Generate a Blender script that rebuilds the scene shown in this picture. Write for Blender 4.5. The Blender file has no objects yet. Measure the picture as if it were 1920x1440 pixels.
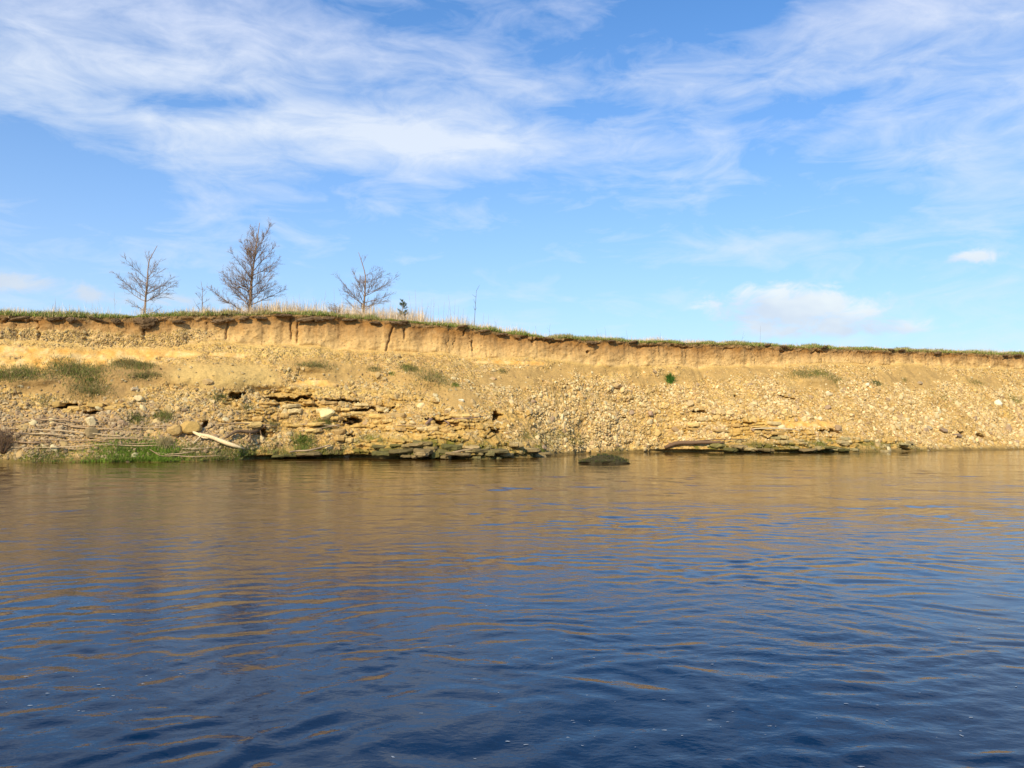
import bpy, math, random
import numpy as np

SC = bpy.context.scene
COL = SC.collection
R = math.radians

# ------------------------------------------------------------------ camera, sky, sun, exposure
CAM_H = 1.6
FPX = 1610.0            # focal length for a 1920 px wide picture
HORIZ = 795.0
PITCH = math.atan((HORIZ - 720) / FPX)
cam_d = bpy.data.cameras.new('camera')
cam = bpy.data.objects.new('camera', cam_d)
COL.objects.link(cam)
cam.location = (0, 0, CAM_H)
cam.rotation_euler = (R(90) + PITCH, 0, 0)
cam_d.sensor_width = 36
cam_d.lens = 36 * FPX / 1920
cam_d.clip_start = 0.1
cam_d.clip_end = 6000
SC.camera = cam

SUN_EL, SUN_AZ = R(33), R(-156)          # azimuth from +Y, clockwise; the sun stands behind the camera to the left
sun_d = bpy.data.lights.new('sun', 'SUN')
sun_d.energy = 4.8
sun_d.angle = R(0.5)
sun_d.color = (1.0, 0.83, 0.56)
sun = bpy.data.objects.new('sun', sun_d)
COL.objects.link(sun)
sun.rotation_euler = (R(90) - SUN_EL, 0, -SUN_AZ + math.pi)
SC.view_settings.view_transform = 'Standard'
SC.view_settings.look = 'None'
SC.view_settings.gamma = 1
SC.view_settings.exposure = 0.15
SC.view_settings.use_curve_mapping = False


class NT:
    """small helper to write node trees"""
    def __init__(s, tree):
        s.t = tree
        s.n = tree.nodes
        s.l = tree.links

    def put(s, sock, v):
        if v is None:
            return
        if isinstance(v, bpy.types.NodeSocket):
            s.l.new(v, sock)
        else:
            sock.default_value = v

    def m(s, op, a, b=None, c=None, clamp=False):
        n = s.n.new('ShaderNodeMath'); n.operation = op; n.use_clamp = clamp
        s.put(n.inputs[0], a); s.put(n.inputs[1], b); s.put(n.inputs[2], c)
        return n.outputs[0]

    def mix(s, f, a, b, mode='MIX'):
        n = s.n.new('ShaderNodeMix'); n.data_type = 'RGBA'; n.blend_type = mode
        s.put(n.inputs[0], f)
        s.put(n.inputs[6], a if isinstance(a, bpy.types.NodeSocket) else (*a[:3], 1))
        s.put(n.inputs[7], b if isinstance(b, bpy.types.NodeSocket) else (*b[:3], 1))
        return n.outputs[2]

    def noise(s, vec, scale, detail=4, rough=0.5, dist=0.0, out=0, lac=2.0):
        n = s.n.new('ShaderNodeTexNoise')
        s.put(n.inputs['Vector'], vec)
        n.inputs['Scale'].default_value = scale
        n.inputs['Detail'].default_value = detail
        n.inputs['Roughness'].default_value = rough
        n.inputs['Distortion'].default_value = dist
        n.inputs['Lacunarity'].default_value = lac
        return n.outputs[out]

    def ramp(s, v, lo, hi, a=0.0, b=1.0, smooth=True):
        n = s.n.new('ShaderNodeMapRange')
        n.interpolation_type = 'SMOOTHSTEP' if smooth else 'LINEAR'
        s.put(n.inputs[0], v); s.put(n.inputs[1], lo); s.put(n.inputs[2], hi); s.put(n.inputs[3], a); s.put(n.inputs[4], b)
        return n.outputs[0]

    def comb(s, x, y, z):
        n = s.n.new('ShaderNodeCombineXYZ')
        s.put(n.inputs[0], x); s.put(n.inputs[1], y); s.put(n.inputs[2], z)
        return n.outputs[0]


# world: physical sky, more saturated, with high thin cloud and a few low cumulus
world = bpy.data.worlds.new('World')
SC.world = world
world.use_nodes = True
W = NT(world.node_tree)
W.n.clear()
wout = W.n.new('ShaderNodeOutputWorld')
bg = W.n.new('ShaderNodeBackground')
bg.inputs[1].default_value = 0.14
W.l.new(bg.outputs[0], wout.inputs[0])
sky = W.n.new('ShaderNodeTexSky')
sky.sky_type = 'NISHITA'
sky.sun_disc = False
sky.sun_elevation = SUN_EL
sky.sun_rotation = SUN_AZ
sky.altitude = 50
sky.air_density = 1.0
sky.dust_density = 0.6
sky.ozone_density = 1.5
tc = W.n.new('ShaderNodeTexCoord')
sep = W.n.new('ShaderNodeSeparateXYZ')
W.l.new(tc.outputs['Generated'], sep.inputs[0])
az = W.m('ARCTAN2', sep.outputs[0], sep.outputs[1])           # radians, 0 ahead, + to the right
el = W.m('ARCSINE', sep.outputs[2])


def blob(ca, ce, ra, re, wgt, rot=0.0):
    """soft patch of cloud cover: centre, radii in degrees"""
    da = W.m('SUBTRACT', az, R(ca)); de = W.m('SUBTRACT', el, R(ce))
    if rot:
        c, q = math.cos(R(rot)), math.sin(R(rot))
        da2 = W.m('ADD', W.m('MULTIPLY', da, c), W.m('MULTIPLY', de, q))
        de2 = W.m('SUBTRACT', W.m('MULTIPLY', de, c), W.m('MULTIPLY', da, q))
        da, de = da2, de2
    a = W.m('POWER', W.m('ABSOLUTE', W.m('DIVIDE', da, R(ra))), 2.0)
    b = W.m('POWER', W.m('ABSOLUTE', W.m('DIVIDE', de, R(re))), 2.0)
    e = W.m('EXPONENT', W.m('MULTIPLY', W.m('ADD', a, b), -1.0))
    return W.m('MULTIPLY', e, wgt)


def total(l):
    t = l[0]
    for x in l[1:]:
        t = W.m('ADD', t, x)
    return t


tinted = W.mix(1.0, sky.outputs[0], (0.44, 0.84, 1.22), 'MULTIPLY')
hs = W.n.new('ShaderNodeHueSaturation')
hs.inputs['Saturation'].default_value = 1.08
hs.inputs['Value'].default_value = 1.0
W.l.new(tinted, hs.inputs['Color'])
# cirrus: sheared, stretched noise
cv = W.comb(W.m('ADD', W.m('MULTIPLY', az, 2.6), W.m('MULTIPLY', el, 1.6)),
            W.m('SUBTRACT', W.m('MULTIPLY', el, 7.5), W.m('MULTIPLY', az, 0.5)), 3.7)
n1 = W.noise(cv, 1.5, 8, 0.55, 0.55)
n2 = W.noise(cv, 4.2, 7, 0.62, 0.6)
fb = W.m('ADD', W.m('MULTIPLY', n1, 0.52), W.m('MULTIPLY', n2, 0.48))
cover = total([
    W.ramp(el, R(13.5), R(19.5), 0.0, 0.30),
    blob(-30, 23, 13, 5, .38), blob(-16, 24, 9, 3.2, .38), blob(-9, 18.4, 12, 1.1, .50), blob(1, 18.2, 8.5, 1.2, .50), blob(-27, 20.5, 7, 1.5, .30),
    blob(-34, 18.4, 6, 1.5, .35), blob(0, 22, 5, 3, .16), blob(10, 20.5, 8, 3, .10), blob(27, 25, 8, 2.6, .26), blob(20, 19.5, 12, 2.4, .10),
    blob(14, 26, 6, 3, -.62), blob(2, 24, 3.6, 1.3, -.5), blob(-22, 19.6, 4.5, .8, -.55), blob(-17.5, 19.9, 1.8, .7, -.5), blob(6, 21, 4, 1.5, -.3),
    blob(-30, 15.0, 9, 1.6, -.30), blob(18, 11.5, 17, 1.2, .30, 4), blob(24, 8, 14, 2.2, .16), blob(-28, 9.5, 12, 2.5, .16), blob(30, 15, 12, 3, .24), blob(-5, 13.3, 6, .8, .10)])
alpha = W.m('MULTIPLY', W.ramp(W.m('ADD', cover, W.m('MULTIPLY', W.m('SUBTRACT', fb, 0.5), 3.5)), 0.02, 1.05, 0, 1, False), 0.86, clamp=True)
# white shade of the cirrus in sky units (background strength is applied later)
cirrus = W.mix(W.ramp(el, R(18), R(27)), (5.5, 5.95, 6.6), (4.2, 4.8, 6.4))
c1 = W.mix(alpha, hs.outputs[0], cirrus)
# haze near the horizon
hz = W.m('EXPONENT', W.m('MULTIPLY', W.m('MAXIMUM', el, 0.0), -4.6))
c2 = W.mix(W.m('MULTIPLY', hz, 0.88), c1, (5.15, 5.6, 6.15))
# low cumulus
kv = W.comb(W.m('MULTIPLY', az, 1.0), W.m('MULTIPLY', el, 1.9), 0.4)
kn = W.noise(kv, 22, 8, 0.62, 0.5)
kn_low = W.noise(kv, 11, 3, 0.5, 0.0)
kc = total([blob(18.8, 7.2, 6.6, 1.7, 1.18), blob(16.3, 8.5, 2.2, .8, .30), blob(28.4, 9.8, 1.9, .45, 1.1), blob(29.0, 9.2, 1.5, .5, .35), blob(-31, 8.2, 4.6, .9, .8),
            blob(-22, 7.7, 7, .7, .75), blob(25, 5.7, 7, .5, .5)])
ka = W.m('MULTIPLY', W.ramp(W.m('ADD', kc, W.m('MULTIPLY', W.m('SUBTRACT', kn, 0.5), 2.0)), 0.42, 1.05), 0.9)
kshade = W.ramp(W.m('ADD', W.m('MULTIPLY', W.m('SUBTRACT', el, R(7.3)), 14.0), W.m('MULTIPLY', W.m('SUBTRACT', kn_low, 0.5), 3.6)), -0.6, 0.6)
kshade = W.m('SUBTRACT', kshade, W.ramp(az, R(-8), R(-16), 0, .85), None, True)
ccol = W.mix(kshade, (4.3, 4.9, 5.7), (5.7, 6.1, 6.2))
c3 = W.mix(ka, c2, ccol)
W.l.new(c3, bg.inputs[0])

# ------------------------------------------------------------------ numpy noise
rng = np.random.default_rng(7)
random.seed(7)


def _h(ix, iy, iz, seed):
    h = (ix.astype(np.int64) * 374761393 + iy.astype(np.int64) * 668265263 + iz.astype(np.int64) * 2147483647 + seed * 1274126177) & 0xffffffff
    h = ((h ^ (h >> 13)) * 1274126177) & 0xffffffff
    h = ((h ^ (h >> 16)) * 2246822519) & 0xffffffff
    h = h ^ (h >> 15)
    return (h & 0xffffff) / float(0x1000000)


def vnoise(x, y, seed=0):
    """smooth value noise, -1..1"""
    x, y = np.broadcast_arrays(np.asarray(x, float), np.asarray(y, float))
    ix, iy = np.floor(x), np.floor(y)
    fx, fy = x - ix, y - iy
    fx = fx * fx * fx * (fx * (fx * 6 - 15) + 10); fy = fy * fy * fy * (fy * (fy * 6 - 15) + 10)
    z = np.zeros_like(ix)
    a = _h(ix, iy, z, seed); b = _h(ix + 1, iy, z, seed); c = _h(ix, iy + 1, z, seed); d = _h(ix + 1, iy + 1, z, seed)
    return ((a * (1 - fx) + b * fx) * (1 - fy) + (c * (1 - fx) + d * fx) * fy) * 2 - 1


def fbm(x, y, seed=0, octs=4, gain=0.5):
    t, a, n = 0, 1.0, 0
    for k in range(octs):
        t = t + a * vnoise(x * 2 ** k + 17.3 * k, y * 2 ** k - 9.1 * k, seed + k)
        n += a; a *= gain
    return t / n * 1.5


def cells(x, y, seed=0):
    """worley: distance to the nearest point and that cell's random number"""
    ix, iy = np.floor(x), np.floor(y)
    best = np.full(np.shape(x), 9.0); idn = np.zeros(np.shape(x)); z = np.zeros_like(ix)
    for a in (-1, 0, 1):
        for b in (-1, 0, 1):
            cx, cy = ix + a, iy + b
            px = cx + _h(cx, cy, z, seed); py = cy + _h(cx, cy, z, seed + 1)
            d = np.hypot(px - x, py - y); k = d < best
            best = np.where(k, d, best); idn = np.where(k, _h(cx, cy, z, seed + 2), idn)
    return best, idn


def sstep(x, a, b):
    t = np.clip((x - a) / (b - a), 0, 1)
    return t * t * (3 - 2 * t)


# ------------------------------------------------------------------ objects and meshes
def link(name, me, mat=None, parent=None, loc=None):
    o = bpy.data.objects.new(name, me)
    COL.objects.link(o)
    if me is not None and mat is not None and not me.materials:
        me.materials.append(mat)
    if parent is not None:
        o.parent = parent
    if loc is not None:
        o.location = loc
    return o


def mesh_np(name, V, F, col=None, smooth=False):
    """V (n,3); F (m,3|4) or a list of such arrays"""
    Fs = F if isinstance(F, list) else [F]
    me = bpy.data.meshes.new(name)
    V = np.asarray(V, np.float32)
    me.vertices.add(len(V)); me.vertices.foreach_set('co', V.ravel())
    nl = sum(f.size for f in Fs); npoly = sum(len(f) for f in Fs)
    me.loops.add(nl); me.loops.foreach_set('vertex_index', np.concatenate([np.asarray(f, np.int32).ravel() for f in Fs]))
    tot = np.concatenate([np.full(len(f), f.shape[1], np.int32) for f in Fs])
    me.polygons.add(npoly)
    me.polygons.foreach_set('loop_start', np.concatenate([[0], np.cumsum(tot)[:-1]]).astype(np.int32))
    me.update(calc_edges=True)
    me.polygons.foreach_set('use_smooth', np.full(npoly, smooth))
    if col is not None:
        at = me.color_attributes.new('col', 'FLOAT_COLOR', 'POINT')
        c = np.ones((len(V), 4), np.float32); c[:, :col.shape[1]] = col
        at.data.foreach_set('color', c.ravel())
    me.update()
    return me


def tag(o, label=None, cat=None, group=None, kind=None):
    if label: o['label'] = label
    if cat: o['category'] = cat
    if group: o['group'] = group
    if kind: o['kind'] = kind
    return o


def empty(name, loc):
    o = bpy.data.objects.new(name, None)
    COL.objects.link(o)
    o.location = loc
    o.empty_display_size = 0.2
    return o


def grid_faces(nr, nc):
    i = np.arange(nr * nc).reshape(nr, nc)
    return np.stack([i[:-1, :-1], i[:-1, 1:], i[1:, 1:], i[1:, :-1]], -1).reshape(-1, 4)


def material(name, rough=0.9, colour=None, spec=0.3):
    m = bpy.data.materials.new(name); m.use_nodes = True
    T = NT(m.node_tree)
    b = T.n['Principled BSDF']
    b.inputs['Roughness'].default_value = rough
    b.inputs['Specular IOR Level'].default_value = spec
    if colour: b.inputs['Base Color'].default_value = (*colour, 1)
    return m, T, b


def attr_mat(name, rough=0.9, scale=20, var=0.35, bump=0.02, spec=0.25, sub=0.0):
    """colour from the mesh's own colour attribute, broken up by noise"""
    m, T, b = material(name, rough, spec=spec)
    a = T.n.new('ShaderNodeAttribute'); a.attribute_name = 'col'
    geo = T.n.new('ShaderNodeTexCoord')
    nz = T.noise(geo.outputs['Object'], scale, 5, 0.65)
    g = T.ramp(nz, 0.25, 0.75, 1 - var, 1 + var, False)
    c = T.mix(1.0, a.outputs['Color'], T.comb(g, g, g), 'MULTIPLY')
    T.l.new(c, b.inputs['Base Color'])
    if bump:
        bp = T.n.new('ShaderNodeBump'); bp.inputs['Distance'].default_value = bump; bp.inputs['Strength'].default_value = 0.8
        T.l.new(T.noise(geo.outputs['Object'], scale * 1.3, 6, 0.7), bp.inputs['Height'])
        T.l.new(bp.outputs[0], b.inputs['Normal'])
    return m, T, b, a, geo


# ------------------------------------------------------------------ where the bank stands
def ray(px, py):
    cx, cy = (px - 960) / FPX, (720 - py) / FPX
    d = np.array([cx, math.cos(PITCH) - cy * math.sin(PITCH), math.sin(PITCH) + cy * math.cos(PITCH)])
    return d / d[1]


WL = [(-60, 869), (0, 868), (150, 867), (300, 866), (450, 863), (480, 861), (560, 860), (690, 858), (750, 861), (900, 861), (985, 859), (1035, 854.5), (1100, 850.5), (1180, 848.5), (1250, 847.5),
      (1350, 849), (1500, 849), (1620, 848), (1720, 846), (1920, 842.5)]
wl = []
for px, py in WL:
    d = ray(px, py); t = -CAM_H / d[2]
    wl.append((d[0] * t, t))
wl = np.array(wl)
B0 = wl[1].copy()
_dv = wl[-1] - B0
TH = math.atan2(_dv[1], _dv[0])
U = np.array([math.cos(TH), math.sin(TH)]); N = np.array([-U[1], U[0]])
WS = (wl - B0) @ U; WD = (wl - B0) @ N
CLIFF = 4.7             # how far behind the baseline the soil face stands


def w_of(s): return np.interp(s, WS, WD) + 0.16 * vnoise(s * 0.9, 0, 5) + .12 * vnoise(s * 2.6, 0, 6)


_fs = np.arange(-60, 200, .25); _k = np.exp(-np.linspace(-2.2, 2.2, 57) ** 2); _k /= _k.sum()
_ws = np.convolve(np.pad(np.interp(_fs, WS, WD), 28, 'edge'), _k, 'valid')          # the waterline without its small coves


def world(s, d): return B0[0] + U[0] * s + N[0] * d, B0[1] + U[1] * s + N[1] * d


def s_of_px(px, d=CLIFF):
    c = (px - 960) / FPX
    # x = c*y on the line at offset d
    bx, by = B0[0] + N[0] * d, B0[1] + N[1] * d
    return (c * by - bx) / (U[0] - c * U[1])


def z_at(px, py, d=CLIFF):
    s = s_of_px(px, d); y = B0[1] + U[1] * s + N[1] * d
    return CAM_H + (ray(px, py)[2]) * y


TOPL = [(0, 590), (120, 592), (270, 593), (400, 590), (460, 589), (520, 585), (600, 591), (700, 596), (800, 606), (900, 616), (1000, 629), (1100, 636), (1250, 641), (1400, 645), (1500, 650), (1600, 654), (1800, 660), (1920, 664)]
BASL = [(0, 640), (200, 650), (330, 652), (400, 640), (450, 645), (550, 650), (700, 660), (850, 665), (1000, 672), (1150, 684), (1300, 690), (1450, 686), (1600, 682), (1750, 686), (1920, 690)]
_ts = [s_of_px(a) for a, b in TOPL]; _tz = [z_at(a, b) for a, b in TOPL]
_cs = [s_of_px(a) for a, b in BASL]; _cz = [z_at(a, b) for a, b in BASL]


def z_top(s): return np.interp(s, _ts, _tz) + 0.05 * vnoise(s * 0.8, 3, 9)
def z_cl(s): return np.interp(s, _cs, _cz) + 0.12 * vnoise(s * 0.7, 1, 8) + .13 * vnoise(s * 2.1, 1, 18) * vnoise(s * .4, 1, 19)


def d_base(s, z):
    """offset of the smooth bank profile at height z"""
    w, ws, zc = w_of(s), np.interp(s, _fs, _ws), z_cl(s)
    f = np.clip(z / zc, 0, 1)
    d = ws + (CLIFF - ws) * (0.86 * f ** 0.92 + 0.14 * f ** 3) + (w - ws) * (1 - f) ** 3.5
    return np.where(z < 0, w + z * 1.6, d) + np.maximum(z - zc, 0) * 0.06


def locate(px, py):
    """bank coordinates (s, z) of what is seen at a point of the photograph"""
    d = ray(px, py)
    t = np.arange(30, 75, 0.02)
    x, y, z = d[0] * t, t, CAM_H + d[2] * t
    s = (x - B0[0]) * U[0] + (y - B0[1]) * U[1]; dd = (x - B0[0]) * N[0] + (y - B0[1]) * N[1]
    k = np.argmax(dd >= d_base(s, z))
    return s[k], z[k]


# ------------------------------------------------------------------ the bank's grid
sv = np.arange(-2.5, 67.0, 0.048)
lft = -2.5 - np.cumsum(np.linspace(0.06, 1.6, 50)); rgt = 67 + np.cumsum(np.linspace(0.06, 2.5, 70))
S1 = np.concatenate([lft[::-1], sv, rgt])
ZC, ZT = z_cl(S1), z_top(S1)
rows = []
for k in np.linspace(-0.9, 0, 9)[:-1]: rows.append(np.full_like(S1, k))
n_s, n_c, n_l = 150, 36, 14
LIP = 0.30
for f in np.linspace(0, 1, n_s)[:-1]: rows.append(f * ZC)
for f in np.linspace(0, 1, n_c)[:-1]: rows.append(ZC + f * (ZT - LIP - ZC))
for f in np.linspace(0, 1, n_l): rows.append(ZT - LIP + f * LIP)
Z = np.array(rows); Sg = np.broadcast_to(S1, Z.shape).copy()
nface = len(Z)
D = d_base(Sg, Z)

# feature masks in bank coordinates ------------------------------------------------
def patch(px, py, rx, ry, soft=1.0, rag=0.35, seed=0, tilt=0.0):
    """soft-edged ragged patch around a point of the face, radii in metres"""
    s0, z0 = locate(px, py)
    a = (Sg - s0); b = (Z - z0) - a * tilt
    q = np.hypot(a / rx, b / ry) + rag * fbm(Sg * 1.1 + seed * 3.1, Z * 1.9, 40 + seed, 4)
    return 1 - sstep(q, 1 - 0.35 * soft, 1 + 0.35 * soft)


def bump(px, py, rx, ry, tilt=0.0):
    s0, z0 = locate(px, py)
    a = (Sg - s0); b = (Z - z0) - a * tilt
    return np.exp(-(a / rx) ** 2 - (b / ry) ** 2)


onslope = sstep(Z, 0.0, 0.3) * (1 - sstep(Z, ZC - 0.25, ZC + 0.05))
onface = sstep(Z, ZC - 0.10, ZC + 0.12)
# slumped soil (smooth) and its turf
slump = np.clip(sum([patch(430, 705, 2.6, .75, 1, .25, 1), patch(250, 706, 2.5, .55, 1, .3, 2), patch(80, 715, 2.6, .5, 1, .3, 3), patch(590, 690, 1.5, .45, 1, .3, 4), patch(800, 716, 1.6, .6, 1, .3, 5, -.2),
                     patch(650, 700, 1.6, .5, 1, .5, 6), patch(950, 712, 1.7, .35, 1, .4, 7), patch(1530, 716, 2.0, .5, 1, .3, 8), patch(1230, 712, 2.2, .3, 1, .5, 9), patch(1330, 700, 2.3, .4, 1, .5, 10),
                     patch(1120, 690, 3.6, .30, 1, .4, 15), patch(1010, 700, 1.8, .25, 1, .4, 16), patch(1400, 692, 2.6, .3, 1, .4, 17), patch(1740, 700, 2.4, .5, 1, .4, 18, -.12), patch(1690, 712, 2.4, .5, 1, .4, 11, -.1), patch(1850, 715, 1.6, .45, 1, .4, 12), patch(170, 738, 1.6, .35, 1, .3, 13), patch(860, 745, .9, .5, 1, .4, 14)]), 0, 1)
strata = np.clip(sum([patch(620, 755, 5.2, .62, 1, .3, 21), patch(560, 790, 4.0, .5, 1, .4, 22), patch(840, 800, 3.6, .6, 1, .3, 23), patch(850, 842, 4.2, .7, 1, .3, 24), patch(150, 762, 2.4, .28, 1, .3, 25),
                      patch(1420, 805, 3.9, .75, 1, .3, 26, -.02), patch(1500, 835, 5.0, .55, 1, .3, 27), patch(950, 780, 2.0, .4, 1, .4, 28), patch(560, 852, 3, .3, 1, .3, 29), patch(1640, 835, 2.4, .4, 1, .3, 30)]), 0, 1)
strata = strata * (1 - 0.85 * slump) * sstep(fbm(Sg * .9, Z * 2.0, 35, 4), -.35, .0)
sand = np.clip(sum([patch(120, 664, 3.4, .30, 1, .25, 31, -.03), patch(290, 663, 2.4, .20, 1, .3, 32), patch(60, 684, 3.0, .30, .8, .25, 33), patch(200, 676, 2.2, .25, 1, .3, 34), patch(425, 665, .8, .14, 1, .4, 35),
                    patch(140, 726, 1.1, .18, 1, .3, 36), patch(588, 718, 1.1, .16, 1, .3, 37), patch(960, 680, 2.2, .12, 1, .4, 38), patch(1480, 795, 3.0, .2, 1, .4, 39)]), 0, 1)
pale = np.clip(sum([patch(500, 658, 3.2, .25, 1, .3, 41), patch(640, 735, 2, .2, 1, .4, 42)]), 0, 1)

# displacement ---------------------------------------------------------------------
out = np.zeros_like(Z)                                    # outward, towards the river
out += onslope * (0.16 * fbm(Sg * 0.35, Z * 0.8, 1, 3) + 0.10 * fbm(Sg * 1.6, Z * 2.2, 2, 4) * (1 - .4 * slump))
f1, id1 = cells(Sg * 3.2, Z * 4.6, 11); f2, id2 = cells(Sg * 6.5, Z * 9.0, 14)
rub = onslope * (1 - slump) * (1 - sand)
out += rub * (0.05 * (id1 - .4) * sstep(.75 - f1, 0, .35) + 0.055 * (0.6 - f2) + 0.05 * (id2 - .5))
out += onslope * 0.012 * fbm(Sg * 9, Z * 9, 3, 3)
out += .55 * bump(420, 705, 2.0, .55) + .40 * bump(240, 704, 2.2, .35) + .35 * bump(60, 712, 2.2, .35) + .40 * bump(585, 688, 1.3, .28) + .50 * bump(800, 712, 1.2, .35, -.25) + .45 * bump(1530, 712, 1.6, .3) + .25 * bump(175, 735, 1.2, .25)
out += -.35 * bump(690, 715, 1.6, .4) - .3 * bump(510, 735, 1.6, .2)
# rock courses
shelf = np.clip(patch(850, 845, 3.9, .62, .8, .25, 24) + patch(560, 856, 2.2, .3, 1, .3, 29) + patch(1450, 841, 3.4, .32, 1, .3, 27), 0, 1)
out += .26 * shelf * sstep(Z, .12, .2)
strata = np.maximum(strata, shelf)
zz = Z + 0.12 * vnoise(Sg * .45, 0, 61) + 0.07 * vnoise(Sg * 1.7, 2, 62) + .05 * fbm(Sg * 4, Z * 3, 63, 3)
CH = 0.17
ci = np.floor(zz / CH); fr = zz / CH - ci
zero = np.zeros_like(ci)
blk = np.floor(Sg / (0.5 + 1.2 * _h(ci, zero, zero, 71)) + 7 * _h(ci, zero, zero, 72))
hb = _h(ci, blk, zero, 73); hc = _h(ci, np.floor(Sg / 1.9 + 5 * _h(ci, zero, zero, 74)), zero, 75)
course = 0.20 * (hb - 0.45) + 0.10 * fbm(Sg * 5, ci * 7.7, 76, 3)
crack = (1 - sstep(fr, 0.12, 0.30)) * np.where(hc > .58, 1.0, 0.25)
out += strata * onslope * (course * (1 + .9 * shelf) - 0.34 * crack)
# undercut shelves at the water
ucut = np.clip(bump(560, 858, 2.3, .5) + bump(770, 858, 2.2, .5) + .8 * bump(1300, 846, 1.6, .4) + .8 * bump(1520, 848, 1.8, .4), 0, 1)
out += ucut * (-.55 * (1 - sstep(Z, .10, .17 + .05 * vnoise(Sg * 2, 0, 66))) + .28 * sstep(Z, .14, .2) * (1 - sstep(Z, .3, .6))) * sstep(Z, -.5, 0)
# dark holes
for px, py, rx, ry, dp in ((934, 784, .34, .24, 1.0), (928, 806, .28, .12, .8), (127, 762, .55, .13, .7), (175, 771, .35, .07, .5), (665, 787, .35, .14, .8), (540, 747, 1.2, .09, .7), (640, 752, .9, .08, .6),
                           (700, 768, 1.0, .08, .6), (655, 793, .3, .08, .7), (660, 817, .25, .08, .6), (820, 790, .5, .12, .7), (385, 800, .14, .2, .5), (1400, 795, .6, .07, .5), (1560, 808, .7, .10, .7),
                           (1310, 773, .5, .07, .5), (1450, 820, .8, .07, .6), (845, 786, .5, .06, .5), (445, 742, .35, .15, .6), (497, 815, .35, .18, .5), (1382, 744, .12, .12, .4), (1680, 806, .12, .1, .3),
                           (1800, 812, .25, .15, .4), (1840, 818, .4, .12, .3), (1475, 745, .6, .06, .4), (1170, 780, .3, .05, .3), (1555, 840, .5, .1, .6), (1700, 842, .35, .12, .5), (570, 822, .2, .08, .5)):
    s0, z0 = locate(px, py)
    q = np.hypot((Sg - s0) / rx, (Z - z0 + .12 * vnoise(Sg * 3, 0, 80)) / ry) + .3 * vnoise(Sg * 8, Z * 12, 81)
    out -= 1.8 * dp * (1 - sstep(q, .75, 1.1)) * sstep(Z, 0.0, 0.05)
# the soil face: vertical runnels, cracks and pits
run = fbm(Sg * 2.6, Z * .35, 91, 4) * .035 + fbm(Sg * 9, Z * .9, 92, 3) * .012 + fbm(Sg * 1.1, Z * .8, 93, 2) * .12
crk = np.abs(vnoise(Sg * 1.25 + .12 * vnoise(Z * 5, 0, 95) + .3 * Z * vnoise(Sg * .2, 0, 99), Z * .12, 94))
run -= .10 * (1 - sstep(crk, 0.0, .022)) * 1.5 * sstep(vnoise(Sg * .6, Z * 1.0, 96), -.05, .35)
for px, p0, p1, lean in ((557, 600, 648, .0), (735, 615, 672, -.28), (544, 598, 640, .05), (757, 618, 640, 0), (873, 604, 632, -.1), (887, 640, 662, 0), (425, 605, 640, -.1), (268, 600, 632, 0), (1000, 628, 650, 0)):
    s0 = s_of_px(px); z1 = z_at(px, p0); z2 = z_at(px, p1)
    c = s0 + (Z - z1) * -lean + .03 * vnoise(Z * 9, px, 97)
    run -= .22 * np.exp(-((Sg - c) / .045) ** 2) * sstep(Z, z2, z2 + .2) * (1 - sstep(Z, z1, z1 + .1))
pit = cells(Sg * 2.2, Z * 3.0, 101)[0]
run -= .10 * (1 - sstep(pit, .02, .09)) * (vnoise(Sg * .7, Z, 102) > .1)
run += .035 * fbm(Sg * 4, Z * 5, 98, 4)
out += onface * run
s0, z0 = locate(1102, 660); out -= .5 * (1 - sstep(np.hypot(Sg - s0, Z - z0), .05, .10))
# ragged turf lip that overhangs the face
lipz = ZT - 0.20 + .10 * fbm(Sg * .9, 0, 111, 4) - .16 * np.maximum(fbm(Sg * 2.3, 4, 112, 3), 0)
lipz = lipz + .05 * fbm(Sg * 6, 5, 115, 3)
lip = sstep(Z, lipz - .03, lipz + .05)
for px, w, dz in ((270, .45, .34), (575, .55, .12), (410, .4, .12), (490, .5, .05), (720, .5, .06), (745, .4, .08), (905, .3, .08), (1107, .3, .10), (1672, .3, .05), (330, .3, .08), (1450, .3, .06), (1895, .4, .08)):
    s0 = s_of_px(px)
    lip = np.maximum(lip, sstep(Z, lipz - dz * np.exp(-((Sg - s0) / w) ** 2) * 1.4 - .03, lipz - dz * np.exp(-((Sg - s0) / w) ** 2) * 1.4 + .05))
cav = sstep(Z, lipz - .16, lipz - .05) * (1 - lip) * sstep(vnoise(Sg * 1.1, 9, 113), -.1, .3)
out += lip * (.035 + .07 * fbm(Sg * 3, Z * 6, 114, 4)) - .16 * cav * sstep(vnoise(Sg * .8, 2, 119), -.1, .4)
D2 = D - out
# keep the displaced slope above the waterline
zoff = onslope * .03 * fbm(Sg * 4, Z * 5, 120, 3)
Zd = Z + zoff
# top rows, back over the plateau
tr_d = [0.05, .15, .3, .5, .8, 1.2, 1.8, 2.6, 3.6, 5, 7, 10]
rz, rd = [], []
for q in tr_d:
    rd.append(D2[-1] + q); rz.append(ZT + .05 * fbm(S1 * .8, q * .8 + 0 * S1, 121, 3) + .04 * min(q, 1))
Dg = np.vstack([D2, rd]); Zg = np.vstack([Zd, rz]); SG = np.broadcast_to(S1, Dg.shape)
X, Y = world(SG, Dg)
BANK = np.stack([X, Y, Zg], -1)
nr, nc = Zg.shape
du = np.gradient(BANK, axis=1); dvv = np.gradient(BANK, axis=0)
NRM = np.cross(du, dvv); NRM /= np.linalg.norm(NRM, axis=2, keepdims=True) + 1e-9

# what the ground is made of (its own colour everywhere, light comes from the sun and sky) ----------------
def c3(*a): return np.array(a, float)


def lay(base, m, colour): return base + (colour - base) * m[..., None]


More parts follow.
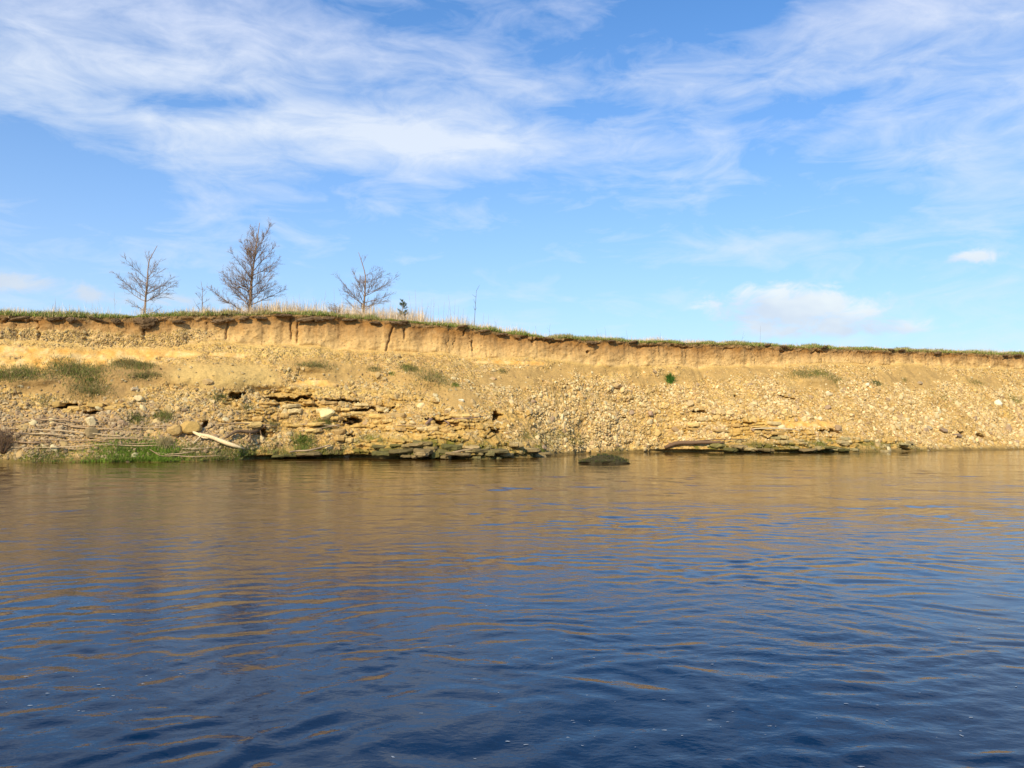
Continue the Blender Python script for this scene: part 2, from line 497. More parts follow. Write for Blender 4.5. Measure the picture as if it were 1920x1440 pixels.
n_a = fbm(Sg * .7, Z * 1.4, 131, 4); n_b = fbm(Sg * 3, Z * 4, 132, 4)
col = np.empty(Z.shape + (3,)); col[:] = c3(.56, .385, .15)
col = lay(col, sstep(id1, .55, 1.0) * rub, c3(.66, .50, .23)); col = lay(col, sstep(id2, .6, 1.0) * rub * .8, c3(.70, .57, .29)); col = lay(col, sstep(id1, .2, 0.0) * rub * .6, c3(.42, .27, .11))
col = lay(col, sstep(n_a, -.1, .5) * .4 * onslope, c3(.50, .33, .13))
col = lay(col, pale, c3(.64, .48, .20))
col = lay(col, sand, c3(.68, .44, .17)); col = lay(col, sand * sstep(n_b, .1, .8) * .75, c3(.62, .33, .10)); col = lay(col, sand * sstep(-n_b, .0, .6), c3(.72, .52, .25))
st = strata * onslope
col = lay(col, st * .85, c3(.57, .38, .125)); col = lay(col, st * sstep(hb, .6, 1) * .8, c3(.64, .46, .18)); col = lay(col, st * sstep(hb, .35, 0) * .7, c3(.45, .28, .085))
sl = slump * onslope
col = lay(col, sl, c3(.45, .305, .13)); col = lay(col, sl * sstep(n_b, .1, .7) * .6, c3(.36, .24, .105)); col = lay(col, sl * (1 - sstep(Sg, s_of_px(290), s_of_px(350))) * .8, c3(.36, .235, .105)); col = lay(col, sl * patch(430, 700, 2.6, .7, 1, .2, 1), c3(.56, .40, .17))
lowleft = patch(120, 815, 7.5, 1.2, 1.4, .25, 51)
col = lay(col, (rub * .5)[..., ] , c3(.40, .26, .105)); col = lay(col, lowleft * .8 * (1 - sand), c3(.42, .29, .14))
# moss, algae and wet rock low down
mossm = np.clip(sum([patch(850, 848, 5.0, .75, 1.2, .45, 52), patch(1520, 842, 5.5, .42, 1.2, .5, 53), patch(600, 858, 5.0, .35, 1.2, .5, 54), patch(1660, 840, 3, .35, 1, .5, 55), patch(300, 862, 7, .4, 1, .5, 56), patch(1050, 822, 2.4, .4, 1, .5, 57) * .5]), 0, 1)
col = lay(col, mossm * sstep(n_b, -.5, .3) * .8, c3(.15, .135, .035)); col = lay(col, mossm * sstep(n_b, .25, .6) * .8, c3(.085, .11, .018))
col = lay(col, shelf * sstep(n_b, -.6, .3) * .8 * (1 - sstep(Z, .35, .75)), c3(.13, .11, .035)); col = lay(col, (1 - sstep(Z + .06 * n_b, .04, .26)) * .85, c3(.15, .105, .045))
# soil face: dark brown humus above, paler loam below
hf = np.clip((Z - ZC) / (ZT - ZC - .1), 0, 1) + .10 * fbm(Sg * 1.5, Z * .5, 141, 4) + .05 * fbm(Sg * 8, Z * .8, 142, 3)
fc = np.empty_like(col); fc[:] = c3(.68, .475, .225)
fc = lay(fc, sstep(hf, .05, .35), c3(.61, .41, .19)); fc = lay(fc, sstep(hf, .30, .62), c3(.44, .275, .125)); fc = lay(fc, sstep(hf, .62, .90), c3(.30, .16, .06))
fc = lay(fc, sstep(fbm(Sg * 11, Z * 2.2, 143, 3), .1, .8) * .3, c3(.36, .20, .07))
pebbly = sstep(-Sg, -s_of_px(440), -s_of_px(330)) * (1 - sstep(hf, .45, .6))
band = sstep(Sg, s_of_px(1480), s_of_px(1560)) * np.exp(-((Z - ZC - .22) / .10) ** 2) * sstep(fbm(Sg * 1.4, 0, 144, 3), -.3, .2)
fc = lay(fc, band * sstep(n_b, -.4, .2) * .7, c3(.27, .155, .06))
col = lay(col, onface, fc)
col = lay(col, onface * pebbly * .8, c3(.50, .36, .16))
col = lay(col, lip, c3(.27, .165, .075)); col = lay(col, lip * sstep(n_b, -.1, .5) * .8, c3(.36, .23, .11)); col = lay(col, lip * sstep(-n_b, .1, .5) * .6, c3(.16, .10, .05)); col = lay(col, lip * sstep(Z, ZT - .10, ZT - .02), c3(.12, .135, .03))
stony = np.clip(rub * (1 - .6 * strata) + pebbly * onface, 0, 1)
topc = np.empty((len(tr_d), nc, 3)); topc[:] = c3(.11, .13, .03)
colf = np.concatenate([col, topc], 0); stf = np.concatenate([stony, np.zeros((len(tr_d), nc))], 0)
lum = colf @ np.array([.3, .6, .1]); colf = lum[..., None] + (colf - lum[..., None]) * 1.10
spk = cells(Sg * 5, Z * 5, 151)
colf[:nface] = lay(colf[:nface], onface * (1 - lip) * (1 - sstep(spk[0], .06, .16)) * (spk[1] > .72), c3(.20, .11, .045))
C4 = np.concatenate([np.clip(colf, .01, .9), stf[..., None]], -1)

mb, T, b, a, geo = attr_mat('bank_earth', 0.95, 9, 0.22, 0.0, 0.12)
# fine relief: grain everywhere, gravel where the ground is stony
pos = T.n.new('ShaderNodeNewGeometry').outputs['Position']
vo = T.n.new('ShaderNodeTexVoronoi'); vo.inputs['Scale'].default_value = 11; T.l.new(pos, vo.inputs['Vector'])
vsep = T.n.new('ShaderNodeSeparateColor'); T.l.new(vo.outputs['Color'], vsep.inputs[0])
basec = b.inputs['Base Color'].links[0].from_socket
g = T.ramp(vsep.outputs[0], 0, 1, .62, 1.42, False)
stc = T.mix(1.0, basec, T.comb(g, g, T.m('MULTIPLY', g, T.ramp(vsep.outputs[1], 0, 1, .8, 1.3, False))), 'MULTIPLY')
T.l.new(T.mix(T.m('MULTIPLY', a.outputs['Alpha'], .8), basec, stc), b.inputs['Base Color'])
hgt = T.m('ADD', T.m('MULTIPLY', T.noise(pos, 14, 6, .7), .05), T.m('MULTIPLY', T.m('MULTIPLY', T.ramp(vo.outputs['Distance'], 0, .6, 1, 0), a.outputs['Alpha']), .05))
bp = T.n.new('ShaderNodeBump'); bp.inputs['Distance'].default_value = 1.0; bp.inputs['Strength'].default_value = 0.8
T.l.new(hgt, bp.inputs['Height']); T.l.new(bp.outputs[0], b.inputs['Normal'])

bank = link('river_bank', mesh_np('river_bank', BANK.reshape(-1, 3), grid_faces(nr, nc), C4.reshape(-1, 4), True), mb)
tag(bank, 'sunlit ochre river bank with a soil face, scree and rock ledges', kind='structure')


def on_bank(px, py, rowcol=False):
    """point and normal of the displaced bank seen at a point of the photograph"""
    s, z = locate(px, py)
    i = int(np.argmin(np.abs(S1 - s))); j = int(np.argmin(np.abs(Z[:, i] - z)))
    if rowcol: return j, i
    return BANK[j, i].copy(), NRM[j, i].copy()


# ------------------------------------------------------------------ land and water
mg, T, b = material('field_grass', .95)
T.l.new(T.mix(T.noise(T.n.new('ShaderNodeNewGeometry').outputs['Position'], .3, 6, .6), (.07, .10, .02), (.22, .19, .07)), b.inputs['Base Color'])
# plateau behind the bank: starts at the bank's last row
e = BANK[-1, ::6]; k = len(e)
far1 = e + np.array([N[0], N[1], 0]) * 60 + np.array([0, 0, -.5]); far2 = e + np.array([N[0], N[1], 0]) * 1500 + np.array([0, 0, -6])
field = link('field', mesh_np('field', np.vstack([e, far1, far2]), grid_faces(3, k), smooth=True), mg)
tag(field, kind='structure')
# low ground on the photographer's side of the river
gv = np.array([(x, y, z) for y, z in ((-1.2, -.6), (-2.5, .15), (-8, .5), (-400, 1.0)) for x in (-400, -30, 0, 30, 400)], float)
tag(link('near_shore', mesh_np('near_shore', gv, grid_faces(4, 5), smooth=True), mg), kind='structure')

# river: real wavelets, finer towards the near shore
def spaced(lo, hi, d0, k):
    v = [lo]
    while v[-1] < hi: v.append(v[-1] + max(d0, k * abs(v[-1])))
    return np.array(v)


yv = spaced(-4, 2.8, .3, 0); yv = np.concatenate([yv[:-1], spaced(2.8, 62, .026, .0042)])
xp = spaced(0, 48, .040, .0052); xv = np.concatenate([-xp[:0:-1], xp])
XX, YY = np.meshgrid(xv, yv)
H = np.zeros_like(XX)
wr = np.random.default_rng(21)
wx = XX + .5 * vnoise(XX * .35, YY * .35, 201) + .22 * vnoise(XX * 1.2, YY * 1.2, 203); wy = YY + .5 * vnoise(XX * .35, YY * .35, 202) + .22 * vnoise(XX * 1.2, YY * 1.2, 204)
left = 1 - sstep(XX + .25 * YY, -2, 6)
for k in range(64):
    lam = 0.10 * (0.95 / 0.10) ** (k / 63.0)
    th = R(90) + wr.normal(0, 1.0)
    sl_ = .0056 if lam > .42 else .0112
    kk = 2 * math.pi / lam
    ok = sstep(lam / np.maximum(YY * .0048, .028), 3.0, 5.0)           # only where the sheet can carry it
    ph = wr.uniform(0, 6.28)
    thl = th + R(17)
    wv = np.sin(kk * (wx * math.cos(th) + wy * math.sin(th)) + ph)
    wv2 = np.sin(kk * (wx * math.cos(thl) + wy * math.sin(thl)) + ph)
    H += sl_ / kk * ok * (wv * (1 - left) + wv2 * left)
far = sstep(YY, 11, 22)
for k in range(26):
    lam = 0.5 * (2.4 / 0.5) ** (k / 25.0); th = R(90) + wr.normal(0, .5); kk = 2 * math.pi / lam
    ok = sstep(lam / np.maximum(YY * .0042, .028), 2.6, 4.0)
    H += .0095 / kk * ok * far * np.sin(kk * (wx * math.cos(th) + wy * math.sin(th)) + wr.uniform(0, 6.28))
env = .75 + .55 * fbm(XX * .10, YY * .22, 210, 3) + .35 * sstep(fbm(XX * .16, YY * .5, 212, 3), .2, .7)
H *= np.clip(env, .35, 1.7) * (1 + .55 * (1 - sstep(YY, 7, 13))) 
H *= 1 - .6 * sstep(np.abs(XX), 40, 47)
mw, T, b = material('river_water', .03, (.0002, .0125, .052), .5)
b.inputs['IOR'].default_value = 1.24; b.inputs['Specular Tint'].default_value = (.35, .68, 1, 1)
pos = T.n.new('ShaderNodeNewGeometry').outputs['Position']
mp = T.n.new('ShaderNodeMapping'); mp.inputs['Scale'].default_value = (.75, 1, 1); mp.inputs['Rotation'].default_value = (0, 0, R(10)); T.l.new(pos, mp.inputs[0])
sp = T.n.new('ShaderNodeSeparateXYZ'); T.l.new(pos, sp.inputs[0])
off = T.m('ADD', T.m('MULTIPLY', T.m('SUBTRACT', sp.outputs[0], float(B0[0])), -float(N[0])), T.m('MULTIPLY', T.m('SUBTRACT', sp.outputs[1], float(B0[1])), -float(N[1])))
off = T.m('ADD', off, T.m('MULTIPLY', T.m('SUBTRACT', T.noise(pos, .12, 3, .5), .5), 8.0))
T.l.new(T.mix(T.ramp(off, 4, 25), (.085, .043, .008), (.0001, .014, .045)), b.inputs['Base Color'])  # ochre silty shallows; the bank's golden reflection is also put into this brown
nn = T.m('ADD', T.m('MULTIPLY', T.noise(mp.outputs[0], 5.5, 3, .55, .3), .0085), T.m('MULTIPLY', T.noise(mp.outputs[0], 17, 3, .6), .0030))
gust = T.ramp(T.noise(mp.outputs[0], .22, 3, .5), .35, .7, .35, 1.3)
bp = T.n.new('ShaderNodeBump'); bp.inputs['Distance'].default_value = 1.0; bp.inputs['Strength'].default_value = 1.0
T.l.new(T.m('MULTIPLY', nn, gust), bp.inputs['Height']); T.l.new(bp.outputs[0], b.inputs['Normal'])
WV = np.stack([XX, YY, H], -1).reshape(-1, 3)
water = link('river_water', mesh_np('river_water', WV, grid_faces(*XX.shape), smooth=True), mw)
tag(water, kind='structure')
# calm continuation of the river to both sides
def sheet(name, x0, x1, y0, y1, z=-.02):
    v = np.array([(x0, y0, z), (x1, y0, z), (x1, y1, z), (x0, y1, z)], float)
    tag(link(name, mesh_np(name, v, np.array([[0, 1, 2, 3]])), mw), kind='structure')


sheet('river_water', -400, xv[0], -4, 62); sheet('river_water', xv[-1], 400, -4, 62); sheet('river_water', xv[0], 400, yv[-1], 200)

# ------------------------------------------------------------------ stones
def ico(sub):
    t = (1 + 5 ** .5) / 2
    v = [(-1, t, 0), (1, t, 0), (-1, -t, 0), (1, -t, 0), (0, -1, t), (0, 1, t), (0, -1, -t), (0, 1, -t), (t, 0, -1), (t, 0, 1), (-t, 0, -1), (-t, 0, 1)]
    f = [(0, 11, 5), (0, 5, 1), (0, 1, 7), (0, 7, 10), (0, 10, 11), (1, 5, 9), (5, 11, 4), (11, 10, 2), (10, 7, 6), (7, 1, 8), (3, 9, 4), (3, 4, 2), (3, 2, 6), (3, 6, 8), (3, 8, 9), (4, 9, 5), (2, 4, 11), (6, 2, 10), (8, 6, 7), (9, 8, 1)]
    v = [np.array(p) / np.linalg.norm(p) for p in v]
    for _ in range(sub):
        mid = {}; nf = []
        def md(a, b):
            k = (min(a, b), max(a, b))
            if k not in mid:
                p = v[a] + v[b]; v.append(p / np.linalg.norm(p)); mid[k] = len(v) - 1
            return mid[k]
        for a, b_, c in f:
            ab, bc, ca = md(a, b_), md(b_, c), md(c, a)
            nf += [(a, ab, ca), (b_, bc, ab), (c, ca, bc), (ab, bc, ca)]
        f = nf
    return np.array(v), np.array(f)


IV0, IF0 = ico(0); IV1, IF1 = ico(1); IV2, IF2 = ico(2)


def chunk(V, r, cuts=7, rough=.06):
    """angular stone: a ball planed flat on random sides"""
    P = V.copy()
    for _ in range(cuts):
        n = r.normal(size=3); n /= np.linalg.norm(n)
        h = r.uniform(.55, .85)
        dd = P @ n
        P = P - np.outer(np.maximum(dd - h, 0), n)
    P = P * (1 + rough * r.normal(size=(len(P), 1)))
    return P


def rotm(r, n, squash=True):
    """random orientation with the short axis near the normal n"""
    zax = n + r.normal(0, .35, 3); zax /= np.linalg.norm(zax)
    xax = np.cross(zax, r.normal(size=3)); xax /= np.linalg.norm(xax)
    return np.stack([xax, np.cross(zax, xax), zax], 1)


STC = np.array([(.72, .57, .29), (.68, .50, .23), (.78, .67, .38), (.62, .44, .19), (.70, .54, .28), (.56, .39, .17), (.46, .31, .16), (.68, .47, .18), (.76, .61, .33), (.40, .28, .17)])
ms, *_ = attr_mat('stone_limestone', 0.9, 16, 0.25, 0.012, 0.2)
mss, *_ = attr_mat('stone_rubble', 0.9, 8, 0.18, 0.0, 0.2)

# density of loose stones over the face
dens = rub * (1 - .72 * strata) * (.45 + .75 * sstep(fbm(Sg * .8, Z * 1.3, 301, 3), -.5, .4))
dens = dens * (.22 + .78 * sstep(fbm(Sg * .75 + Z * .5, Z * .32, 303, 4), -.35, .25))
dens = dens * (1 - .35 * (1 - sstep(Sg, s_of_px(620), s_of_px(900))) * (1 - lowleft)) + .06 * sl
dens = np.maximum(dens, pebbly * onface * (1 - sstep(hf, .35, .5)) * .75) * (Sg > -2.5) * (Sg < 66)
dens = dens * sstep(Z, -.14, -.04) * (1 - sstep(ucut, .15, .5) * (Z < .4))
pr = (dens / dens.sum()).ravel()
NST = 42000
pick = rng.choice(pr.size, NST, p=pr)
size = np.exp(rng.normal(math.log(.037), .52, NST)); size = np.clip(size, .018, .19)
zf = (Z / ZC).ravel()[pick]
size *= np.where(zf > .8, .66, 1.0) * np.where(zf < .5, 1.12, 1.0)
size *= 1 + .30 * sstep(Sg.ravel()[pick], 24, 36) * .55
big = np.argsort(-size)[:285]
small = np.setdiff1d(np.arange(NST), big)
FB = BANK[:nface].reshape(-1, 3); FN = NRM[:nface].reshape(-1, 3)
protos = np.stack([chunk(IV0, rng, 3, .13) for _ in range(40)])
kp = rng.integers(0, 40, len(small))
P = protos[kp] * size[small][:, None, None] * np.stack([rng.uniform(.95, 1.35, len(small)), rng.uniform(.75, 1.05, len(small)), rng.uniform(.5, .8, len(small))], 1)[:, None, :]
nn_ = FN[pick[small]]
zax = nn_ + rng.normal(0, .3, nn_.shape); zax /= np.linalg.norm(zax, axis=1, keepdims=True)
xax = np.cross(zax, rng.normal(size=nn_.shape)); xax /= np.linalg.norm(xax, axis=1, keepdims=True); yax = np.cross(zax, xax)
P = P[..., 0:1] * xax[:, None] + P[..., 1:2] * yax[:, None] + P[..., 2:3] * zax[:, None]
jit = rng.normal(0, .02, (len(small), 3))
P = P + (FB[pick[small]] + nn_ * size[small][:, None] * .02 + jit)[:, None, :]
sc = STC[rng.choice(len(STC), len(small), p=[.14, .16, .10, .14, .10, .12, .08, .07, .04, .05])] * rng.uniform(.60, 1.10, (len(small), 1))
below = col.reshape(-1, 3)[pick[small]]
sc = (sc * .75 + below * .20) * (.84 + .30 * sstep(Sg.ravel()[pick[small]], s_of_px(800), s_of_px(1000)))[:, None]
mo = mossm.ravel()[pick[small]][:, None] * .6
sc = sc * (1 - mo) + np.array([.17, .15, .05]) * mo
ll = (lowleft.ravel()[pick[small]] * .5)[:, None]
sc = sc * (1 - ll) + np.array([.36, .26, .17]) * ll
wt = (1 - sstep(Z.ravel()[pick[small]], .05, .22))[:, None] * .7; sc = sc * (1 - wt) + np.array([.15, .105, .05]) * wt
SF = (IF0[None] + 12 * np.arange(len(small))[:, None, None]).reshape(-1, 3)
scree = link('scree', mesh_np('scree', P.reshape(-1, 3), SF, np.repeat(sc, 12, 0)), mss, bank)
scree['kind'] = 'stuff'

stone_meshes = []
for k in range(24):
    v = chunk(IV1, rng, 9, .035) * np.array([1.15, .9, .66]); c = STC[k % len(STC)] * rng.uniform(.72, 1.0)
    stone_meshes.append(mesh_np('stone', v, IF1, np.repeat(c[None], len(v), 0)))
for k in big:
    j = pick[k]; n = FN[j]
    o = link('stone', stone_meshes[int(rng.integers(24))], ms, bank)
    rm = rotm(rng, n)
    from mathutils import Matrix
    s_ = float(size[k]) * 1.05
    p = FB[j] - n * s_ * .05
    o.matrix_local = Matrix.Translation(p.tolist()) @ Matrix(rm.tolist()).to_4x4() @ Matrix.Diagonal((s_, s_, s_, 1))

# ------------------------------------------------------------------ rock slabs of the ledges (parts of the bank)
def slab_mesh(r, L, dp, h, colour, name='rock_slab', jag=.16):
    n = 14
    ang = np.linspace(0, 2 * math.pi, n, endpoint=False) + r.uniform(-.15, .15, n)
    sq = 1 / np.maximum(np.abs(np.cos(ang)), np.abs(np.sin(ang)))
    rr = (.55 * sq + .45) * r.uniform(1 - jag, 1.1, n)
    x, y = np.cos(ang) * rr * L / 2, np.sin(ang) * rr * dp / 2
    rings = []
    for zt, f in ((-.5, .88), (-.2, 1.0), (.28, .985), (.5, .9)):
        rings.append(np.stack([x * f * r.uniform(.96, 1.04, n), y * f * r.uniform(.93, 1.07, n), np.full(n, zt * h) + r.uniform(-.13, .13, n) * h + .05 * h * np.sin(x * 3)], 1))
    V = np.vstack(rings + [[[0, 0, -.5 * h]], [[0, 0, .52 * h]]])
    F = []
    for q in range(3):
        for i in range(n):
            F.append((q * n + i, q * n + (i + 1) % n, (q + 1) * n + (i + 1) % n, (q + 1) * n + i))
    Ft = [(4 * n, (i + 1) % n, i) for i in range(n)] + [(4 * n + 1, 3 * n + i, 3 * n + (i + 1) % n) for i in range(n)]
    return mesh_np(name, V, [np.array(F), np.array(Ft)], np.repeat(np.array(colour)[None], len(V), 0))


def put_slab(px, py, L, dp, h, colour, dip=0.0, outw=.1, name='rock_slab', mat=None):
    p, n = on_bank(px, py)
    o = link(name, slab_mesh(rng, L, dp, h, colour, name), mat or ms, bank)
    o.location = (p - np.array([N[0], N[1], 0]) * outw).tolist()
    o.rotation_euler = (rng.normal(0, .05), dip + rng.normal(0, .025), TH + rng.normal(0, .10))
    return o


SLABC = [(.58, .39, .13), (.62, .44, .17), (.52, .34, .12), (.60, .46, .22), (.45, .30, .12)]
zones = [  # x0, x1, y0, y1, rows, dip, colours
    (470, 740, 738, 800, 5, .02, SLABC), (700, 900, 772, 822, 4, .03, SLABC), (700, 860, 826, 856, 4, .05, [(.19, .16, .06), (.15, .13, .04), (.30, .22, .09)]),
    (860, 1010, 836, 858, 3, .08, [(.26, .2, .09), (.2, .17, .07), (.36, .27, .12)]), (110, 220, 756, 772, 2, .0, [(.52, .35, .12)]),
    (1290, 1480, 772, 812, 4, .06, SLABC), (1340, 1560, 812, 845, 4, .08, [(.36, .28, .13), (.42, .32, .14), (.26, .22, .10)]), (1560, 1720, 818, 846, 3, .10, [(.40, .31, .15), (.3, .25, .12)]),
    (500, 660, 800, 850, 3, .0, SLABC)]
for x0, x1, y0, y1, nrw, dip, cols in zones:
    for r_ in range(nrw):
        py = y0 + (y1 - y0) * (r_ + .5) / nrw
        px = x0 + rng.uniform(0, 20)
        while px < x1:
            L = rng.uniform(.35, .95)
            if rng.random() < .42:
                c = np.array(cols[int(rng.integers(len(cols)))]) * rng.uniform(.85, 1.12)
                put_slab(px, py + rng.normal(0, 2.0) + dip * (px - x0) * .4, L, rng.uniform(.5, .8), rng.uniform(.11, .24), c, dip, rng.uniform(-.2, .02))
            px += L * 36 * rng.uniform(.8, 1.4)

# continuous shelves right above the water, dark with algae
MOSSC = [(.17, .125, .055), (.12, .095, .04), (.24, .175, .08), (.10, .09, .03), (.15, .13, .045)]
for x0, x1, ys, outs in ((690, 1015, (855, 850, 845, 839, 833, 827), (.42, .34, .26, .14, .02, -.08)), (475, 640, (854, 849), (.30, .16)), (1290, 1400, (843, 838, 833), (.2, .1, 0)), (1400, 1600, (843, 839), (.30, .14))):
    for q, (py, ow) in enumerate(zip(ys, outs)):
        px = x0 + 6 * q; end = x1 - 14 * q
        while px < end:
            L = rng.uniform(.4, 1.1)
            if rng.random() < .46 - .05 * q:
                taper = 1 - .6 * max(0, (px - x0) / (x1 - x0) - .55) / .45
                put_slab(px + 18 * L, py + rng.normal(0, .7), L * 1.1, rng.uniform(.7, 1.1), rng.uniform(.09, .22), np.array(MOSSC[int(rng.integers(5))]) * rng.uniform(.8, 1.25) * (1 + .22 * q), rng.normal(.02, .035), ow * taper + rng.normal(0, .10))
            px += L * 38

# turf sods hanging from the lip (parts of the bank)
msod, *_ = attr_mat('sod_earth', .95, 14, .4, .03, .1)
for px, py, w, h in ((262, 603, .34, .30), (277, 606, .30, .34), (270, 612, .24, .26), (283, 600, .22, .22), (332, 604, .30, .16), (408, 603, .34, .18), (425, 600, .26, .16), (572, 600, .55, .16), (590, 598, .40, .18), (488, 597, .32, .14),
                     (612, 597, .35, .16), (702, 605, .3, .12), (742, 606, .42, .14), (755, 604, .3, .12), (868, 612, .3, .12), (905, 621, .32, .12), (942, 627, .3, .12), (1030, 635, .3, .10), (1107, 643, .34, .16), (1146, 640, .25, .1),
                     (1190, 641, .3, .1), (1441, 647, .22, .12), (1470, 650, .28, .12), (1547, 651, .3, .1), (1673, 655, .25, .12), (1690, 657, .25, .12), (1760, 662, .28, .16), (1885, 667, .25, .12), (1908, 666, .3, .12),
                     (30, 597, .5, .12), (100, 598, .4, .14), (130, 600, .2, .22), (180, 599, .45, .10), (215, 603, .2, .24), (455, 597, .3, .12), (530, 592, .4, .12), (655, 600, .35, .10)):
    s, z = s_of_px(px), z_at(px, py)
    i = int(np.argmin(np.abs(S1 - s))); j = int(np.argmin(np.abs(Z[:, i] - z)))
    v = IV2 * np.array([w, .15, h * .62])
    v = v * (1 + .22 * rng.normal(size=(len(v), 1)) * .5 + .18 * vnoise(v[:, :1] * 9 + px, v[:, 2:] * 9, 7)); v[:, 2] -= np.maximum(-v[:, 2], 0) * .3 * vnoise(v[:, 0] * 11, px, 8)
    o = link('sod', mesh_np('sod', v, IF2, np.repeat(np.array([[.13, .085, .045]]) * rng.uniform(.8, 1.5), len(v), 0)), msod, bank)
    p = BANK[j, i]
    o.location = (p[0] - N[0] * .10, p[1] - N[1] * .10, p[2]); o.rotation_euler = (0, rng.normal(0, .15), TH)

# ------------------------------------------------------------------ boulders: things of their own
def boulder(px, py, dims, colour, label, rot=0.0, cuts=9, sink=.25, cat='boulder', group=None):
    p, n = on_bank(px, py)
    v = chunk(IV2, rng, cuts, .018) * np.array(dims)
    o = link('boulder', mesh_np('boulder', v, IF2, np.repeat(np.array(colour)[None], len(v), 0)), ms)
    o.location = (p + np.array([-N[0], -N[1], 0]) * dims[1] * (1 - 2 * sink) * .5).tolist(); o.rotation_euler = (0, rot, TH + rng.normal(0, .2))
    return tag(o, label, cat, group or 'boulders lying on the scree')


boulder(357, 803, (.52, .42, .34), (.47, .31, .10), 'big ochre boulder just above the top end of the bleached log')
boulder(328, 806, (.34, .34, .28), (.46, .31, .12), 'ochre boulder touching the left side of the big ochre boulder', .3)
boulder(172, 812, (.32, .3, .30), (.27, .20, .10), 'round brown boulder among driftwood sticks in the lower left scree', 0, 14)
boulder(612, 778, (.46, .40, .30), (.72, .60, .30), 'palest cream boulder, under the long dark crack in the ledges')
boulder(650, 855, (.19, .17, .16), (.32, .24, .14), 'small round grey-tan boulder at the waterline right of the pale branch', 0, 14)
boulder(1292, 757, (.27, .26, .24), (.56, .42, .21), 'round tan boulder standing out in the middle of the right scree', 0, 14)
boulder(1540, 786, (.20, .2, .19), (.74, .65, .42), 'bright white round boulder above the right rock ledges', 0, 14)
boulder(1551, 739, (.22, .2, .17), (.74, .65, .42), 'white boulder below the grassy mound on the right slope')
boulder(1624, 721, (.17, .16, .14), (.78, .70, .50), 'small bright white boulder on bare soil beside a dark grass patch')
boulder(1867, 756, (.28, .24, .26), (.78, .70, .50), 'largest bright white boulder, high in the far right scree', .4)
boulder(1572, 802, (.26, .24, .22), (.34, .24, .14), 'brown rounded boulder between the dark crack and the right ledges', 0, 14)
boulder(1762, 806, (.34, .3, .24), (.30, .21, .13), 'dark brown boulder pair, its left and larger stone, on the far right scree', 0, 12)
boulder(1742, 802, (.2, .2, .18), (.36, .29, .18), 'olive brown boulder left of the large dark brown one', 0, 14)
boulder(1790, 816, (.38, .26, .16), (.24, .17, .11), 'flat dark boulder low on the far right scree', .25)
boulder(1725, 718, (.2, .18, .15), (.38, .29, .18), 'grey-brown round boulder high on the right soil slope', 0, 14)
boulder(1220, 775, (.24, .22, .2), (.40, .27, .17), 'reddish brown boulder left of the round tan boulder', 0, 14)
boulder(1157, 724, (.28, .22, .17), (.45, .31, .15), 'flat brown boulder in the upper middle scree')
boulder(863, 751, (.17, .14, .11), (.78, .70, .48), 'small white boulder at the foot of the middle soil slump')
boulder(251, 731, (.2, .16, .13), (.50, .40, .25), 'lone pale grey boulder on bare earth below the left grassy slump')
boulder(260, 747, (.24, .2, .17), (.66, .54, .30), 'cream boulder right of centre in the left scree, below bare earth')
boulder(172, 792, (.28, .24, .24), (.60, .49, .28), 'pale block above the round brown boulder')
boulder(390, 716, (.30, .16, .15), (.50, .35, .16), 'squared earthy boulder sticking out of the smooth sand slump')

# ------------------------------------------------------------------ tubes: logs, sticks, branches
def tube(path, radii, sides=6, wob=0.0, r=None):
    path = np.asarray(path, float); radii = np.asarray(radii, float)
    tg = np.gradient(path, axis=0); tg /= np.linalg.norm(tg, axis=1, keepdims=True) + 1e-9
    ref = np.array([0, 0, 1.0]) if abs(tg[0, 2]) < .8 else np.array([1.0, 0, 0])
    a = np.cross(tg, ref); a /= np.linalg.norm(a, axis=1, keepdims=True) + 1e-9
    b_ = np.cross(tg, a)
    an = np.arange(sides) * 2 * math.pi / sides
    rr = radii[:, None] * (1 + (wob * r.normal(size=(len(path), sides)) if wob else 0))
    V = path[:, None] + rr[..., None] * (a[:, None] * np.cos(an)[None, :, None] + b_[:, None] * np.sin(an)[None, :, None])
    n = len(path)
    i = np.arange(n - 1)[:, None] * sides + np.arange(sides)[None]
    j = np.arange(n - 1)[:, None] * sides + (np.arange(sides)[None] + 1) % sides
    F = np.stack([i, j, j + sides, i + sides], -1).reshape(-1, 4)
    V = np.vstack([V.reshape(-1, 3), path[0], path[-1]])
    k = np.arange(sides)
    c1_ = np.stack([np.full(sides, n * sides), (k + 1) % sides, k], 1); c2_ = np.stack([np.full(sides, n * sides + 1), (n - 1) * sides + k, (n - 1) * sides + (k + 1) % sides], 1)
    return V, F, np.vstack([c1_, c2_])


class Tubes:
    def __init__(s): s.V, s.Q, s.T, s.n = [], [], [], 0
    def add(s, *a, **k):
        V, F, C = tube(*a, **k)
        s.V.append(V); s.Q.append(F + s.n); s.T.append(C + s.n); s.n += len(V)
    def mesh(s, name, colour):
        V = np.vstack(s.V)
        return mesh_np(name, V, [np.vstack(s.Q), np.vstack(s.T)], np.repeat(np.array(colour)[None], len(V), 0), True)


def smooth_path(pts, n):
    pts = np.asarray(pts, float)
    t = np.linspace(0, 1, len(pts)); u = np.linspace(0, 1, n)
    P_ = np.stack([np.interp(u, t, pts[:, k]) for k in range(3)], 1)
    for _ in range(2): P_[1:-1] = (P_[:-2] + 2 * P_[1:-1] + P_[2:]) / 4
    return P_


mwood, *_ = attr_mat('weathered_wood', .8, 22, .3, .006, .25)


